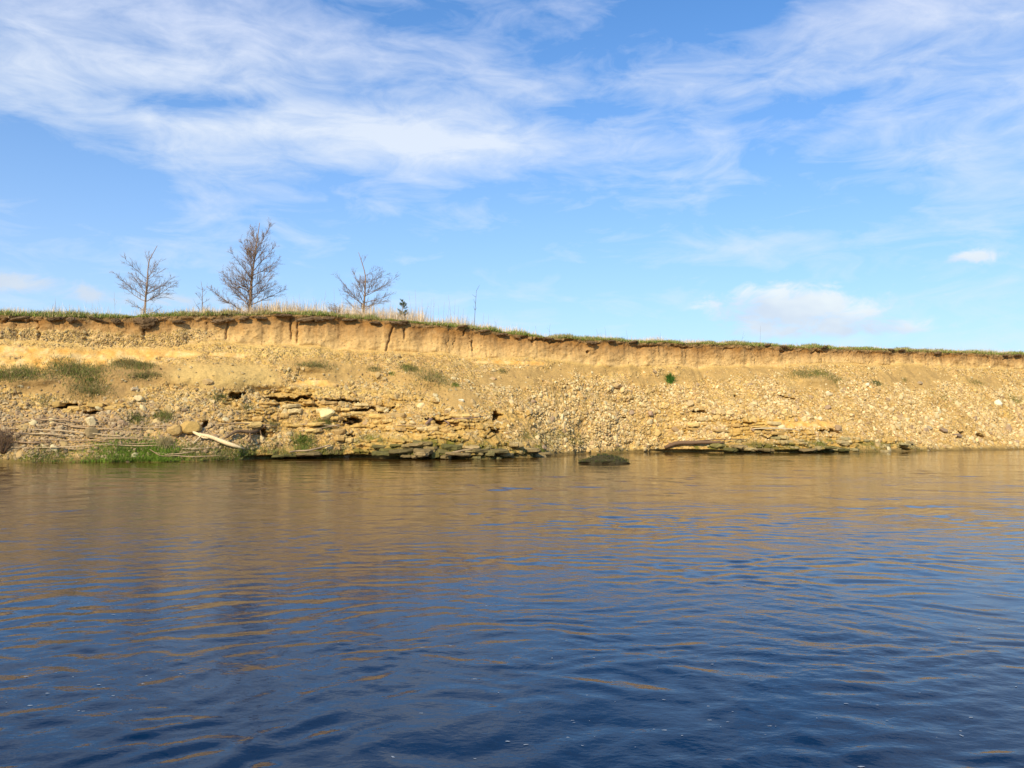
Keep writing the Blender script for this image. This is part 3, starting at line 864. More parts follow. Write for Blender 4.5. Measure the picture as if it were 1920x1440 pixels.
def log_thing(name, pix, radii, colour, label, cat, lift=.08, group=None, forks=(), sides=8, wob=.07):
    """a log through points of the photograph, lying on the bank; forks are side branches, each a part"""
    pts = np.array([on_bank(*p)[0] + np.array([-N[0] * lift, -N[1] * lift, lift * .5]) for p in pix])
    base = pts[0].copy()
    root = empty(name, base.tolist()) if forks else None
    P_ = smooth_path(pts, 14) - base
    t_ = Tubes(); t_.add(P_, np.interp(np.linspace(0, 1, 14), np.linspace(0, 1, len(radii)), radii), sides=sides, wob=wob, r=rng)
    if not forks:
        o = link(name, t_.mesh(name, colour), mwood, None, base.tolist())
        return tag(o, label, cat, group)
    link('stem', t_.mesh('stem', colour), mwood, root)
    for fp, fr, fl in forks:
        q = np.array([on_bank(*p)[0] + np.array([-N[0] * fl, -N[1] * fl, fl * .5]) for p in fp]) - base
        d0 = np.argmin(np.linalg.norm(P_ - q[0], axis=1)); q[0] = P_[d0]
        t2 = Tubes(); t2.add(smooth_path(q, 9), np.linspace(fr, fr * .35, 9), sides=6, wob=.05, r=rng)
        link('branch', t2.mesh('branch', colour), mwood, root)
    return tag(root, label, cat, group)


log_thing('driftwood_log', [(351, 807), (364, 816), (382, 820), (398, 823), (415, 833), (437, 839), (457, 846)], [.025, .05, .075, .085, .095, .09, .03], (.80, .63, .36), 'bleached white driftwood log slanting down to the grass in front of the ochre boulder', 'driftwood log', .22,
          forks=[([(364, 816), (380, 824), (390, 826)], .06, .18), ([(351, 807), (343, 800), (337, 792)], .03, .16), ([(382, 822), (368, 830), (362, 836)], .03, .2)])
log_thing('forked_branch', [(421, 829), (440, 812), (455, 813), (474, 818), (486, 810), (496, 803)], [.04, .07, .07, .09, .08, .05], (.17, .11, .06), 'dark forked driftwood branch lying right of the bleached log', 'branch', .22,
          forks=[([(474, 818), (470, 828), (464, 833)], .055, .22), ([(484, 811), (490, 820), (500, 822)], .03, .15)])
log_thing('pale_branch', [(540, 853), (552, 850), (575, 850), (598, 846), (620, 840)], [.025, .035, .045, .045, .025], (.42, .30, .18), 'pale brown branch above the dark undercut at the waterline', 'branch', .30)
log_thing('driftwood_log', [(1246, 844), (1262, 836), (1290, 834), (1320, 834), (1352, 834)], [.10, .12, .10, .09, .05], (.17, .105, .06), 'dark brown log curving over a shadowed hollow at the right waterline', 'driftwood log', .30,
          forks=[([(1290, 834), (1310, 829), (1350, 827), (1395, 828)], .05, .2)])
log_thing('root_snag', [(795, 798), (805, 792), (820, 787), (838, 788), (860, 790), (905, 783)], [.05, .10, .10, .07, .04, .02], (.26, .17, .12), 'dark root snag lying across the middle ledges left of the black hole', 'root', .18,
          forks=[([(838, 788), (842, 796), (832, 803)], .05, .2), ([(820, 787), (800, 786), (790, 782)], .04, .2)])
log_thing('driftwood_plank', [(1408, 808), (1440, 806), (1472, 808), (1500, 811)], [.03, .035, .035, .02], (.60, .50, .32), 'thin pale pole lying along the right rock ledges', 'pole', .22)
log_thing('exposed_root', [(560, 812), (600, 806), (640, 797), (675, 790)], [.02, .025, .03, .015], (.36, .26, .17), 'thin brown pole leaning up from the scree towards the grass tuft by the pale boulder', 'pole', .14)
log_thing('driftwood_log', [(830, 858), (845, 852), (862, 848), (880, 845)], [.03, .05, .05, .03], (.34, .25, .14), 'short brown log on the mossy ledge at the waterline', 'driftwood log', .25)

stick_lines = [((5, 797), (85, 790), (200, 793)), ((20, 806), (120, 812), (240, 822)), ((30, 817), (90, 818), (150, 822)), ((60, 826), (150, 829), (220, 825), (300, 829)), ((25, 842), (100, 841), (160, 838), (215, 834)),
               ((100, 838), (140, 846), (170, 842)), ((165, 822), (230, 824), (290, 820)), ((180, 829), (250, 835), (300, 832)), ((240, 804), (290, 806), (335, 803)), ((0, 810), (40, 815), (80, 814)), ((60, 790), (110, 784), (150, 795)),
               ((290, 852), (330, 855), (370, 851)), ((310, 857), (360, 860), (420, 858)), ((280, 845), (300, 855), (320, 857)), ((10, 830), (60, 834), (95, 831)), ((130, 805), (190, 808), (230, 806)), ((290, 803), (310, 802), (330, 804)),
               ((340, 843), (370, 845), (400, 842)), ((95, 795), (140, 803), (190, 802)), ((400, 800), (450, 797), (520, 800)), ((560, 800), (600, 798), (650, 801)), ((200, 838), (260, 838), (320, 836)), ((700, 800), (760, 798), (800, 800))]
for ln in stick_lines:
    ln = [(a + rng.normal(0, 3), b_ + rng.normal(0, 1)) for a, b_ in ln]
    r0 = rng.uniform(.018, .034)
    c = np.array([(.46, .33, .19), (.33, .22, .13), (.54, .41, .24)][int(rng.integers(3))])
    log_thing('driftwood_stick', ln, [r0 * .7, r0, r0 * .4], c, 'thin grey-brown driftwood stick lying on the lower left scree' if ln[0][0] < 345 else
              'thin brown stick lying in the rubble above the dark forked branch' if ln[0][0] < 450 else 'thin brown stick in the rubble below the palest cream boulder' if ln[0][0] < 650 else
              'thin brown stick on the middle ledges, left of the dark root snag', 'stick', .14, 'driftwood sticks washed onto the scree' if ln[0][0] < 345 else None, sides=5)

rt = Tubes()
for _ in range(420):
    i = int(rng.integers(60, nc - 70)); j = nface - int(rng.integers(4, 15))
    if not (-2 < S1[i] < 66): continue
    p0 = BANK[j, i] - np.array([N[0], N[1], 0]) * .02; l_ = rng.uniform(.10, .45) * (1 if rng.random() < .8 else 1.6)
    p2 = p0 + np.array([rng.normal(0, .06), rng.normal(0, .03), -l_]) - np.array([N[0], N[1], 0]) * rng.uniform(0, .06)
    rt.add(smooth_path([p0, (p0 + p2) / 2 + rng.normal(0, .03, 3), p2], 5), np.linspace(.008, .003, 5), sides=3)
o = link('roots', rt.mesh('roots', (.20, .13, .07)), mwood, bank); o['kind'] = 'stuff'

# ------------------------------------------------------------------ grasses
mblade, T, b, a, geo = attr_mat('grass_blades', .7, 5, .25, 0, .2)


def blades(P_, H_, Wd, colr, lean=.35, seg=2, r=rng):
    """arched blades: P_ (n,3), H_ heights, returns verts, faces, colours"""
    n = len(P_)
    az_ = r.uniform(0, 2 * math.pi, n); side = np.stack([np.cos(az_), np.sin(az_), np.zeros(n)], 1)
    ln = r.normal(0, lean, (n, 2)) * H_[:, None]
    mid = P_ + np.stack([ln[:, 0] * .35, ln[:, 1] * .35, H_ * .55], 1)
    tip = P_ + np.stack([ln[:, 0], ln[:, 1], H_], 1)
    w = Wd[:, None] * side * .5
    V = np.stack([P_ - w, P_ + w, mid + w * .75, mid - w * .75, tip], 1)
    b0 = np.arange(n)[:, None] * 5
    Q = b0 + np.array([[0, 1, 2, 3]]); Tt = b0 + np.array([[3, 2, 4]])
    return V.reshape(-1, 3), Q, Tt, np.repeat(colr, 5, 0)


def pickcol(pal, n, r=rng, v=.2):
    pal = np.array(pal)
    return pal[r.integers(len(pal), size=n)] * r.uniform(1 - v, 1 + v, (n, 1))


GREEN = [(.19, .26, .04), (.23, .29, .06), (.14, .21, .03), (.34, .32, .10), (.48, .38, .18)]
DRY = [(.74, .56, .34), (.64, .47, .28), (.80, .65, .44), (.54, .39, .22)]


def turf_points(n, d0, d1, dens_fn=None):
    s = rng.uniform(-2, 66, n)
    if dens_fn is not None:
        s = s[rng.random(n) < dens_fn(s)]; n = len(s)
    q = rng.uniform(d0, d1, n) ** 1.0
    i = np.clip(np.searchsorted(S1, s), 0, nc - 1)
    base = Dg[nface - 1][i] + q
    x, y = world(s, base)
    zt = np.array(ZT)[i] - .02 + .04 * np.clip(q, 0, 1)
    zt = np.where(q < 0, zt - (-q) * .9, zt)
    return np.stack([x, y, zt], 1), s


P1, s1 = turf_points(52000, -.06, 1.3)
h1 = rng.uniform(.07, .22, len(P1)) * np.clip(1.0 + .8 * fbm(s1 * 1.3, 0, 401, 5), .3, 2)
straw_ = (fbm(s1 * .7, 3, 404, 4) + rng.normal(0, .35, len(P1)) > .25)[:, None]
V, Q, Tt, c = blades(P1, h1, rng.uniform(.014, .03, len(P1)), np.where(straw_, pickcol([(.46, .37, .17), (.38, .30, .13), (.30, .26, .09)], len(P1)), pickcol(GREEN, len(P1))), .4)
turf = link('turf_grass', mesh_np('turf_grass', V, [Q, Tt], c), mblade); tag(turf, 'short green grass along the top edge of the bank', 'grass', kind='stuff')
# dead grass hanging over the lip
i = rng.integers(0, nc - 1, 9000); k_ = (S1[i] > -2) & (S1[i] < 66); i = i[k_]
j = rng.integers(nface - 9, nface, len(i)); Ph = BANK[j, i]
h = rng.uniform(.06, .14, len(i))
V, Q, Tt, c = blades(Ph + np.array([-N[0], -N[1], 0]) * .01, h, np.full(len(i), .018), pickcol(GREEN + DRY[:1] + [(.35, .25, .12)] * 3, len(i)), .7)
V = V.reshape(-1, 5, 3); V[:, 2:, 2] -= np.stack([h * .45, h * .45, h * 1.1], 1) * rng.choice([0, 1], len(i), p=[.35, .65])[:, None]; V = V.reshape(-1, 3)
tag(link('hanging_grass', mesh_np('hanging_grass', V, [Q, Tt], c), mblade), 'ragged turf fringe hanging over the soil face', 'grass', kind='stuff')


def dry_d(s):
    return np.clip(.45 + .5 * vnoise(s * .35, 1, 402) + .35 * np.exp(-((s - s_of_px(760)) / 7) ** 2), .12, 1)


P2, s2 = turf_points(60000, .2, 4.5, dry_d)
hs_ = np.interp(s2, [s_of_px(x) for x in (0, 100, 420, 520, 640, 760, 880, 1000, 1300, 1920)], [.42, .62, .55, .72, .95, .85, .75, .45, .34, .34])
h2 = hs_ * rng.beta(3, 3, len(P2)) * 1.35 * (1 + .4 * fbm(s2 * .8, 2, 403, 3))
V, Q, Tt, c = blades(P2, np.maximum(h2, .12), rng.uniform(.010, .018, len(P2)), pickcol(DRY, len(P2)), .16)
tag(link('dry_grass', mesh_np('dry_grass', V, [Q, Tt], c), mblade), 'pale dry grass standing behind the green turf edge', 'grass', kind='stuff')


def tuft(px, py, rad, h, n, label, pal=GREEN[:3], name='grass_tuft', group='grass tufts on the slope', rz=.5, lean=.5, w=.018, cat='grass tuft'):
    """a clump rooted on the bank around a point of the photograph"""
    j, i = on_bank(px, py, True)
    c0 = BANK[j, i]
    ds = rng.normal(0, rad * .5, n); dz = rng.normal(0, rad * rz * .5, n)
    ii = np.clip(np.searchsorted(S1, S1[i] + ds), 0, nc - 1)
    jj = np.clip(j + np.round(dz / (ZC[i] / n_s)).astype(int), 8, nface - 1)
    Pp = BANK[jj, ii] - c0
    hh = h * rng.uniform(.5, 1.15, n) * np.exp(-(ds / rad) ** 2 * .5)
    V, Q, Tt, cc = blades(Pp - NRM[jj, ii] * .01, hh, np.full(n, w), pickcol(pal, n, v=.3), lean)
    o = link(name, mesh_np(name, V, [Q, Tt], cc), mblade, None, c0.tolist())
    return tag(o, label, cat, group, 'stuff' if name in ('grass_patch', 'moss_patch') else None)


OLIVE = [(.19, .18, .055), (.25, .21, .08), (.34, .25, .11), (.15, .17, .04)]
VIV = [(.17, .22, .035), (.20, .25, .045), (.13, .17, .03), (.24, .22, .08)]
tuft(30, 704, 1.5, .20, 2600, 'long green turf slab at the left edge below the orange sand', OLIVE + VIV[:1], 'grass_patch', rz=.28)
tuft(145, 698, 1.6, .22, 2800, 'grassy slumped turf block below the middle of the orange sand band', OLIVE + VIV[:1], 'grass_patch', rz=.3)
tuft(232, 683, .8, .2, 900, 'small grass patch on the crest of the left soil slump', OLIVE, 'grass_patch', rz=.3)
tuft(262, 688, .7, .18, 800, 'olive grass patch near the right end of the left slump crest', OLIVE + VIV[:1], 'grass_patch', rz=.3)
tuft(272, 708, .9, .18, 900, 'dark grass patch on the face of the left soil slump', OLIVE, 'grass_patch', rz=.3)
tuft(170, 735, 1.0, .24, 1500, 'dull olive grass mat on bare earth above the small rock ledge', OLIVE, 'grass_patch', rz=.5)
tuft(170, 715, .25, .14, 260, 'tiny green tuft between the turf block and the olive grass mat', VIV)
tuft(85, 752, .6, .16, 350, 'thin grey-green tuft left of the small rock ledge', OLIVE)
tuft(252, 788, .45, .22, 480, 'green tuft in the left scree, the left one of two side by side', OLIVE + VIV)
tuft(304, 784, .5, .26, 650, 'taller green tuft in the left scree, above the ochre boulders', VIV + OLIVE)
tuft(255, 800, .7, .16, 500, 'low mossy mat under the two green tufts', OLIVE, 'grass_patch')
tuft(585, 688, 1.1, .16, 1100, 'thin dry grass on the crest of the slump left of centre', OLIVE, 'grass_patch', rz=.25)
tuft(700, 693, .0 + .5, .14, 300, 'small olive patch on pebbly slope in the centre', OLIVE, 'grass_patch', rz=.3)
tuft(765, 692, .55, .2, 600, 'green grass cap at the top of the middle slump', VIV[:1] + OLIVE, rz=.4)
tuft(806, 712, 1.3, .2, 1500, 'dark draping grass down the right side of the middle slump', OLIVE, 'grass_patch', rz=.5)
tuft(732, 701, .2, .14, 160, 'tiny green tuft left of the middle slump', VIV)
tuft(851, 723, .22, .16, 200, 'tiny dark green tuft at the foot of the middle slump', VIV)
tuft(942, 698, .25, .15, 160, 'faint green sprig on the bare patch right of the middle slump', OLIVE)
tuft(1257, 713, .26, .30, 420, 'single bright dark-green weed on bare soil in the right half', [(.06, .15, .02), (.08, .19, .03)], 'green_weed', 'weeds on the slope', 1, .7, .03, 'weed')
tuft(1500, 703, 1.2, .18, 1000, 'olive grass fringe along the crest of the right mound', OLIVE, 'grass_patch', rz=.25)
tuft(1535, 701, .9, .18, 700, 'darker grass at the right end of the right mound crest', OLIVE + VIV[:1], 'grass_patch', rz=.3)
tuft(1562, 712, .8, .18, 500, 'grass trailing down the right flank of the right mound', OLIVE, 'grass_patch', rz=.5)
tuft(1640, 719, .6, .16, 500, 'dark grass patch next to the small bright white boulder', [(.09, .11, .03), (.13, .14, .05)], 'grass_patch', rz=.35)
tuft(1697, 713, .3, .12, 160, 'small brownish grass patch on the right soil slope', OLIVE)
tuft(1780, 748, 1.2, .12, 480, 'scattered green shoots among stones on the far right slope', OLIVE + VIV, 'grass_patch', rz=.4)
tuft(1830, 718, .8, .14, 380, 'thin olive grass above the largest white boulder', OLIVE, 'grass_patch', rz=.3)
tuft(1905, 750, .9, .18, 500, 'green grass at the right edge of the scree', OLIVE + VIV, 'grass_patch', rz=.4)
tuft(610, 795, .55, .22, 800, 'mossy olive tuft just below the palest cream boulder', OLIVE + VIV[:1])
tuft(508, 798, .6, .16, 450, 'flat moss patch right of the squared dark notch in the left rubble', OLIVE, 'grass_patch')
tuft(462, 765, .35, .16, 240, 'small tuft at the left end of the long ledge crack', OLIVE + VIV[:1])
tuft(410, 748, .5, .2, 380, 'dark tuft at the lower edge of the smooth sand slump', OLIVE + VIV[:1])
tuft(568, 833, .55, .30, 1100, 'round vivid green tuft above the pale branch', VIV, rz=.8, lean=.6)
tuft(88, 856, .9, .2, 1000, 'green grass at the waterline below the left sticks', VIV + OLIVE, 'grass_patch')
tuft(225, 853, 1.8, .22, 4200, 'left half of the bright grass mat along the left waterline', [(.19, .30, .03), (.15, .24, .03)] + OLIVE[:1], 'grass_patch', rz=.35)
tuft(285, 852, 1.5, .24, 3400, 'right half of the bright grass mat along the left waterline', [(.19, .30, .03), (.15, .24, .03)], 'grass_patch', rz=.35)
tuft(308, 838, .35, .45, 520, 'tall dry straw clump beside the bright waterline grass', [(.45, .36, .18), (.35, .27, .13), (.25, .22, .1)], lean=.25, cat='dry grass clump')
tuft(360, 848, .9, .2, 900, 'grass between the bleached log and the water', VIV + OLIVE, 'grass_patch')
tuft(415, 855, 1.0, .25, 1200, 'dark green bushy grass at the waterline below the bleached log', OLIVE + VIV, 'grass_patch')
tuft(447, 850, .7, .18, 700, 'bright grass just right of the lower end of the bleached log', VIV, 'grass_patch')
tuft(510, 850, 1.0, .2, 1000, 'mossy grass hanging over the left dark undercut', OLIVE + VIV[:1], 'grass_patch')
tuft(620, 852, .9, .2, 900, 'olive grass right of the pale branch tip', OLIVE, 'grass_patch')
tuft(780, 850, 1.3, .12, 1500, 'bright green moss on the dark layered ledge', VIV + OLIVE, 'moss_patch', rz=.2, cat='moss', group='moss patches on the ledges')
tuft(930, 840, 1.7, .10, 1500, 'olive moss covering the ledge that slopes to the water', OLIVE, 'moss_patch', rz=.5, cat='moss', group='moss patches on the ledges')
tuft(1010, 855, .6, .14, 700, 'dark moss on the last low rocks of the middle ledge', [(.08, .09, .03), (.12, .12, .04)], 'moss_patch', rz=.3, cat='moss', group='moss patches on the ledges')
tuft(1160, 845, .9, .12, 500, 'thin moss at the waterline behind the mossy islet', OLIVE, 'moss_patch', rz=.2, cat='moss', group='moss patches on the ledges')
tuft(1420, 840, 1.7, .12, 1500, 'moss over the right waterline ledge beside the dark log', OLIVE, 'moss_patch', rz=.3, cat='moss', group='moss patches on the ledges')
tuft(1545, 842, 1.7, .12, 1500, 'green moss right above the dark waterline hollow', OLIVE + VIV[:1], 'moss_patch', rz=.3, cat='moss', group='moss patches on the ledges')
tuft(1630, 842, 1.3, .10, 700, 'last moss streak at the end of the right ledges', OLIVE, 'moss_patch', rz=.3, cat='moss', group='moss patches on the ledges')

# islet of turf and rock standing in the water
d = ray(1134, 868); t = -CAM_H / d[2]
ipos = d * t
islet = empty('mossy_islet', (ipos[0], ipos[1], 0))
tag(islet, 'low dark mossy rock standing in the water off the middle of the bank', 'rock')
v = IV2 * np.array([1.02, .6, .36]); v = v * (1 + .14 * fbm(v[:, :1] * 3 + 5, v[:, 2:] * 6 + v[:, 1:2] * 3, 501, 3)); v[:, 2] *= 1 - .38 * np.clip(np.abs(v[:, 0]) / 1.1, 0, 1); v[:, 0] += .15 * np.abs(v[:, 1])
link('rock', mesh_np('rock', v, IF2, np.repeat(np.array([[.05, .042, .02]]), len(v), 0)), ms, islet)
nb = 2600
pk = rng.integers(0, len(v), nb); pk = pk[v[pk, 2] > .04]
V, Q, Tt, cc = blades(v[pk] + rng.normal(0, .06, (len(pk), 3)) * np.array([1, 1, .2]), rng.uniform(.03, .08, len(pk)), np.full(len(pk), .022), pickcol([(.05, .06, .015), (.08, .08, .02), (.12, .10, .04), (.06, .085, .015)], len(pk)), .6)
link('moss', mesh_np('moss', V, [Q, Tt], cc), mblade, islet)

# bare brown shrub at the left edge of the water
def twiggy(name, px, py, n, h, spread, colour, label, cat, on_top=False, leaf=None, r=rng):
    if on_top:
        s = s_of_px(px, CLIFF + 1); i = int(np.argmin(np.abs(S1 - s))); base = BANK[nface + 4, i].copy()
    else:
        base = on_bank(px, py)[0]
    root = empty(name, base.tolist()); t_ = Tubes(); tips = []
    for _ in range(n):
        a_ = r.uniform(0, 2 * math.pi); l_ = h * r.uniform(.55, 1.1); o_ = spread * r.uniform(.1, 1)
        p0 = np.array([math.cos(a_), math.sin(a_), 0]) * .06
        p2 = np.array([math.cos(a_) * o_, math.sin(a_) * o_, l_]); p1 = (p0 + p2) / 2 + np.array([0, 0, .06]) + r.normal(0, .04, 3)
        pp = smooth_path([p0, p1, p2], 6); t_.add(pp, np.linspace(.011, .004, 6), sides=4)
        for q in range(4):
            k = r.integers(2, 6); e_ = pp[k] + np.array([r.normal(0, .14), r.normal(0, .14), r.uniform(.03, .2)]) * (h / .8)
            t_.add(np.array([pp[k], (pp[k] + e_) / 2 + [0, 0, .01], e_]), [.006, .005, .003], sides=3); tips.append(e_)
    link('twigs', t_.mesh('twigs', colour), mwood, root)
    if leaf:
        tp = np.array(tips); tp = np.repeat(tp, leaf[1], 0) + r.normal(0, .05, (len(tips) * leaf[1], 3))
        V, Q, Tt, cc = blades(tp, r.uniform(.03, .07, len(tp)), np.full(len(tp), .03), pickcol(leaf[0], len(tp)), .9)
        link('leaves', mesh_np('leaves', V, [Q, Tt], cc), mblade, root)
    return tag(root, label, cat)


twiggy('bare_shrub', 5, 850, 60, 1.1, .6, (.20, .13, .08), 'brown leafless shrub at the waterline on the far left edge', 'shrub')
twiggy('bramble', 628, 575, 16, .58, .75, (.30, .2, .14), 'low bramble with a few brown leaves left of the right-hand bare tree', 'shrub', True, ([(.24, .20, .10), (.38, .27, .16)], 3))

# ------------------------------------------------------------------ trees on the plateau
mbark, *_ = attr_mat('bark', .9, 18, .3, .004, .15)


def crown_limb(T_, p0, p1, r0, rg, depth=0, dens=1.0):
    """a limb curving upward with side twigs, all one mesh"""
    L = np.linalg.norm(p1 - p0)
    n = max(4, int(L / .12)) if depth == 0 else (4 if depth == 1 else 3)
    ctl = (p0 + p1) / 2 + np.array([0, 0, -.07 * L]) + rg.normal(0, .02 * L, 3)
    t = np.linspace(0, 1, n)[:, None]
    path = (1 - t) ** 2 * p0 + 2 * t * (1 - t) * ctl + t ** 2 * p1
    path[1:-1] += rg.normal(0, .006 * L, (n - 2, 3))
    rad = r0 * (1 - t[:, 0] * .8) + .0018
    T_.add(path, rad, sides=5 if depth == 0 else 3)
    if depth >= 2 or L < .12: return
    m = int((L / (.085 if depth == 0 else .07)) * dens)
    main = (p1 - p0) / L
    for k in range(m):
        f = rg.uniform(.18 if depth == 0 else .1, .97)
        a = path[0] + 0
        idx = f * (n - 1); i0 = int(idx); a = path[i0] + (path[min(i0 + 1, n - 1)] - path[i0]) * (idx - i0)
        side = rg.normal(size=3); side -= main * (side @ main); side /= np.linalg.norm(side) + 1e-9
        dirv = main * rg.uniform(.6, 1.0) + side * rg.uniform(.5, .85) + np.array([0, 0, .22])
        dirv /= np.linalg.norm(dirv)
        l2 = (min(L * .55, .80) * (1 - .62 * f) if depth == 0 else L * .5) * rg.uniform(.5, 1.15)
        crown_limb(T_, a, a + dirv * l2, max(rad[i0] * .40, .0027), rg, depth + 1, dens)


def tree(base_px, trunk, limbs, org, fac, r0, dback, label, colour, seed, dens=1.0, rc=.5):
    """trunk and limbs given as points of an enlarged crop of the photograph; each limb leaves the trunk in its own direction in depth"""
    rg = np.random.default_rng(seed)
    s = s_of_px(base_px, CLIFF + dback); x, y = world(s, CLIFF + dback)
    i = int(np.argmin(np.abs(S1 - s))); base = np.array([x, y, ZT[i] - .02])
    cv = lambda q: (org[0] + q[0] / fac, org[1] + q[1] / fac)
    m = 1.045 * y / FPX                                                      # metres per photo pixel here
    tr = [np.array(cv(q)) for q in trunk]
    loc = lambda q: np.array([(q[0] - tr[0][0]) * m, 0, (tr[0][1] - q[1]) * m])
    root = empty('bare_tree', base.tolist())
    tp = np.array([loc(q) for q in tr]); tp[0, 2] -= .1
    tpp = smooth_path(tp, 16); tpp[1:, 1] += np.cumsum(rg.normal(0, .012, 15))
    hh = tp[-1, 2]
    trad = np.array([r0 * (1 - .88 * max(0, p[2]) / hh) + .004 for p in tpp]); trad[0] *= 1.3
    t_ = Tubes(); t_.add(tpp, trad, sides=8, wob=.04, r=rg)
    link('trunk', t_.mesh('trunk', colour), mbark, root)
    L = [(loc(np.array(cv(a))), loc(np.array(cv(b_))), None) for a, b_ in limbs]
    # further limbs that leave towards or away from the river
    for a, b_, _ in list(L)[::2]:
        l_ = abs(b_[0] - a[0]); sg = rg.choice([-1, 1])
        f = rg.uniform(-.35, .35)
        L.append((a + np.array([0, 0, rg.normal(0, .08)]), a + np.array([l_ * f, 0, (b_[2] - a[2]) * rg.uniform(.8, 1.0)]), sg * l_ * rg.uniform(.75, .95)))
    for a, b_, dy in L:
        z = np.clip(a[2], .05, hh); k = int(np.argmin(np.abs(tpp[:, 2] - z))); st_ = tpp[k].copy(); st_[2] = z
        k2 = min(k + 1, 15) if tpp[k, 2] < z else max(k - 1, 0)
        q = (z - tpp[k, 2]) / (tpp[k2, 2] - tpp[k, 2] + 1e-6); st_ = tpp[k] + (tpp[k2] - tpp[k]) * np.clip(q, 0, 1)
        e_ = b_.copy(); l_ = np.linalg.norm(b_ - a)
        e_[1] = st_[1] + (dy if dy is not None else rg.uniform(-rc, rc) * l_)
        tt = Tubes(); crown_limb(tt, st_, e_, max(.28 * trad[k], .006) + .0025 * l_, rg, 0, dens)
        link('branch', tt.mesh('branch', np.array(colour) * .82), mbark, root)
    return tag(root, label, 'tree', 'bare trees on top of the bank')


O1, O2, FK = (180, 400), (560, 440), 1920 / 380
tree(268, [(445, 945), (445, 760), (462, 560), (466, 400), (500, 330), (545, 245)],
     [((435, 760), (205, 600)), ((430, 720), (138, 478)), ((440, 690), (280, 480)), ((450, 600), (290, 485)), ((455, 550), (283, 360)), ((465, 420), (408, 290)), ((470, 400), (455, 290)), ((480, 560), (610, 450)), ((470, 700), (665, 510)),
      ((475, 690), (630, 555)), ((460, 760), (785, 590)), ((440, 845), (290, 750)), ((455, 880), (615, 815)), ((470, 540), (570, 370))],
     O1, FK, .062, 2.2, 'sparse bare tree with long spreading limbs, leftmost on top of the bank', (.29, .20, .14), 11, .95)
tree(375, [(985, 905), (988, 700), (990, 590), (975, 495)],
     [((985, 790), (915, 685)), ((985, 780), (1075, 715)), ((985, 680), (925, 600)), ((990, 700), (1045, 645)), ((990, 600), (1025, 540)), ((985, 580), (935, 545)), ((985, 830), (1060, 790)), ((985, 640), (1030, 590))],
     O1, FK, .028, 5.0, 'smallest bare tree, a thin sapling between the sparse tree and the densest tree', (.27, .19, .15), 12, .9)
tree(466, [(1455, 930), (1458, 760), (1470, 520), (1500, 300), (1530, 55)],
     [((1440, 900), (1110, 665)), ((1440, 830), (1130, 535)), ((1450, 790), (1190, 500)), ((1450, 700), (1270, 480)), ((1455, 640), (1310, 440)), ((1460, 560), (1300, 330)), ((1460, 500), (1345, 190)), ((1480, 440), (1430, 60)), ((1490, 500), (1705, 280)),
      ((1490, 380), (1665, 80)), ((1475, 660), (1700, 460)), ((1470, 790), (1705, 540)), ((1470, 810), (1745, 645)), ((1475, 880), (1600, 830)), ((1500, 300), (1610, 130)), ((1490, 540), (1700, 370)), ((1470, 600), (1340, 540)), ((1480, 420), (1390, 230)),
      ((1490, 420), (1590, 250)), ((1490, 330), (1480, 110)), ((1470, 700), (1240, 560)), ((1475, 730), (1690, 600)), ((1480, 350), (1420, 180))],
     O1, FK, .085, 1.4, 'tallest and densest bare tree on top of the bank, with an upright oval crown', (.31, .21, .14), 13, 1.15)
tree(680, [(600, 755), (605, 600), (615, 480), (620, 330), (590, 230), (550, 115)],
     [((600, 700), (440, 550)), ((590, 610), (372, 340)), ((590, 600), (400, 445)), ((600, 530), (485, 275)), ((600, 500), (530, 320)), ((615, 540), (765, 285)), ((630, 520), (905, 325)), ((620, 580), (880, 485)), ((625, 660), (745, 560)), ((630, 330), (740, 250)),
      ((620, 400), (830, 310)), ((610, 640), (505, 600)), ((590, 220), (625, 130)), ((615, 450), (720, 380)), ((600, 440), (560, 330)), ((620, 500), (820, 420)), ((620, 620), (840, 560))],
     O2, FK, .062, 1.8, 'bare tree with a broad crown leaning right, beside the small evergreen sapling', (.28, .19, .13), 14, .9)

# young evergreen by the broad tree
s = s_of_px(753, CLIFF + 1.2); x, y = world(s, CLIFF + 1.2); i = int(np.argmin(np.abs(S1 - s)))
eg = empty('evergreen_sapling', (x, y, float(ZT[i]) - .02)); tag(eg, 'small dark green conifer sapling right of the broad leaning bare tree', 'sapling'); eg.scale = (1.25, 1.25, 1.25)
t_ = Tubes(); t_.add(smooth_path([(0, 0, -.05), (.01, 0, .6), (.04, .02, 1.12)], 8), np.linspace(.022, .006, 8), sides=6)
link('trunk', t_.mesh('trunk', (.22, .15, .10)), mbark, eg)
for _ in range(34):
    z = rng.uniform(.22, 1.05); a_ = rng.uniform(0, 6.28); l_ = (.30 if z < .8 else .2) * rng.uniform(.55, 1.1) * (1.15 - .55 * z)
    p0 = np.array([.02 * z, 0, z]); p1 = p0 + np.array([math.cos(a_) * l_, math.sin(a_) * l_, l_ * rng.uniform(.3, 1.0)])
    t_ = Tubes(); t_.add(np.array([p0, (p0 + p1) / 2 - [0, 0, .02], p1]), [.007, .005, .003], sides=3)
    nb = 34; f = rng.uniform(.25, 1.05, nb)[:, None]
    V, Q, Tt, cc = blades(p0 + (p1 - p0) * f + rng.normal(0, .012, (nb, 3)), rng.uniform(.03, .08, nb), np.full(nb, .016), pickcol([(.045, .085, .04), (.06, .11, .05), (.16, .17, .07)], nb), .9)
    tv = np.vstack(t_.V); n0 = len(tv)
    me = mesh_np('branch', np.vstack([tv, V]), [np.vstack(t_.Q), Q + n0, np.vstack(t_.T), Tt + n0], np.vstack([np.repeat([[.2, .14, .09]], n0, 0), cc]))
    link('branch', me, mblade, eg)

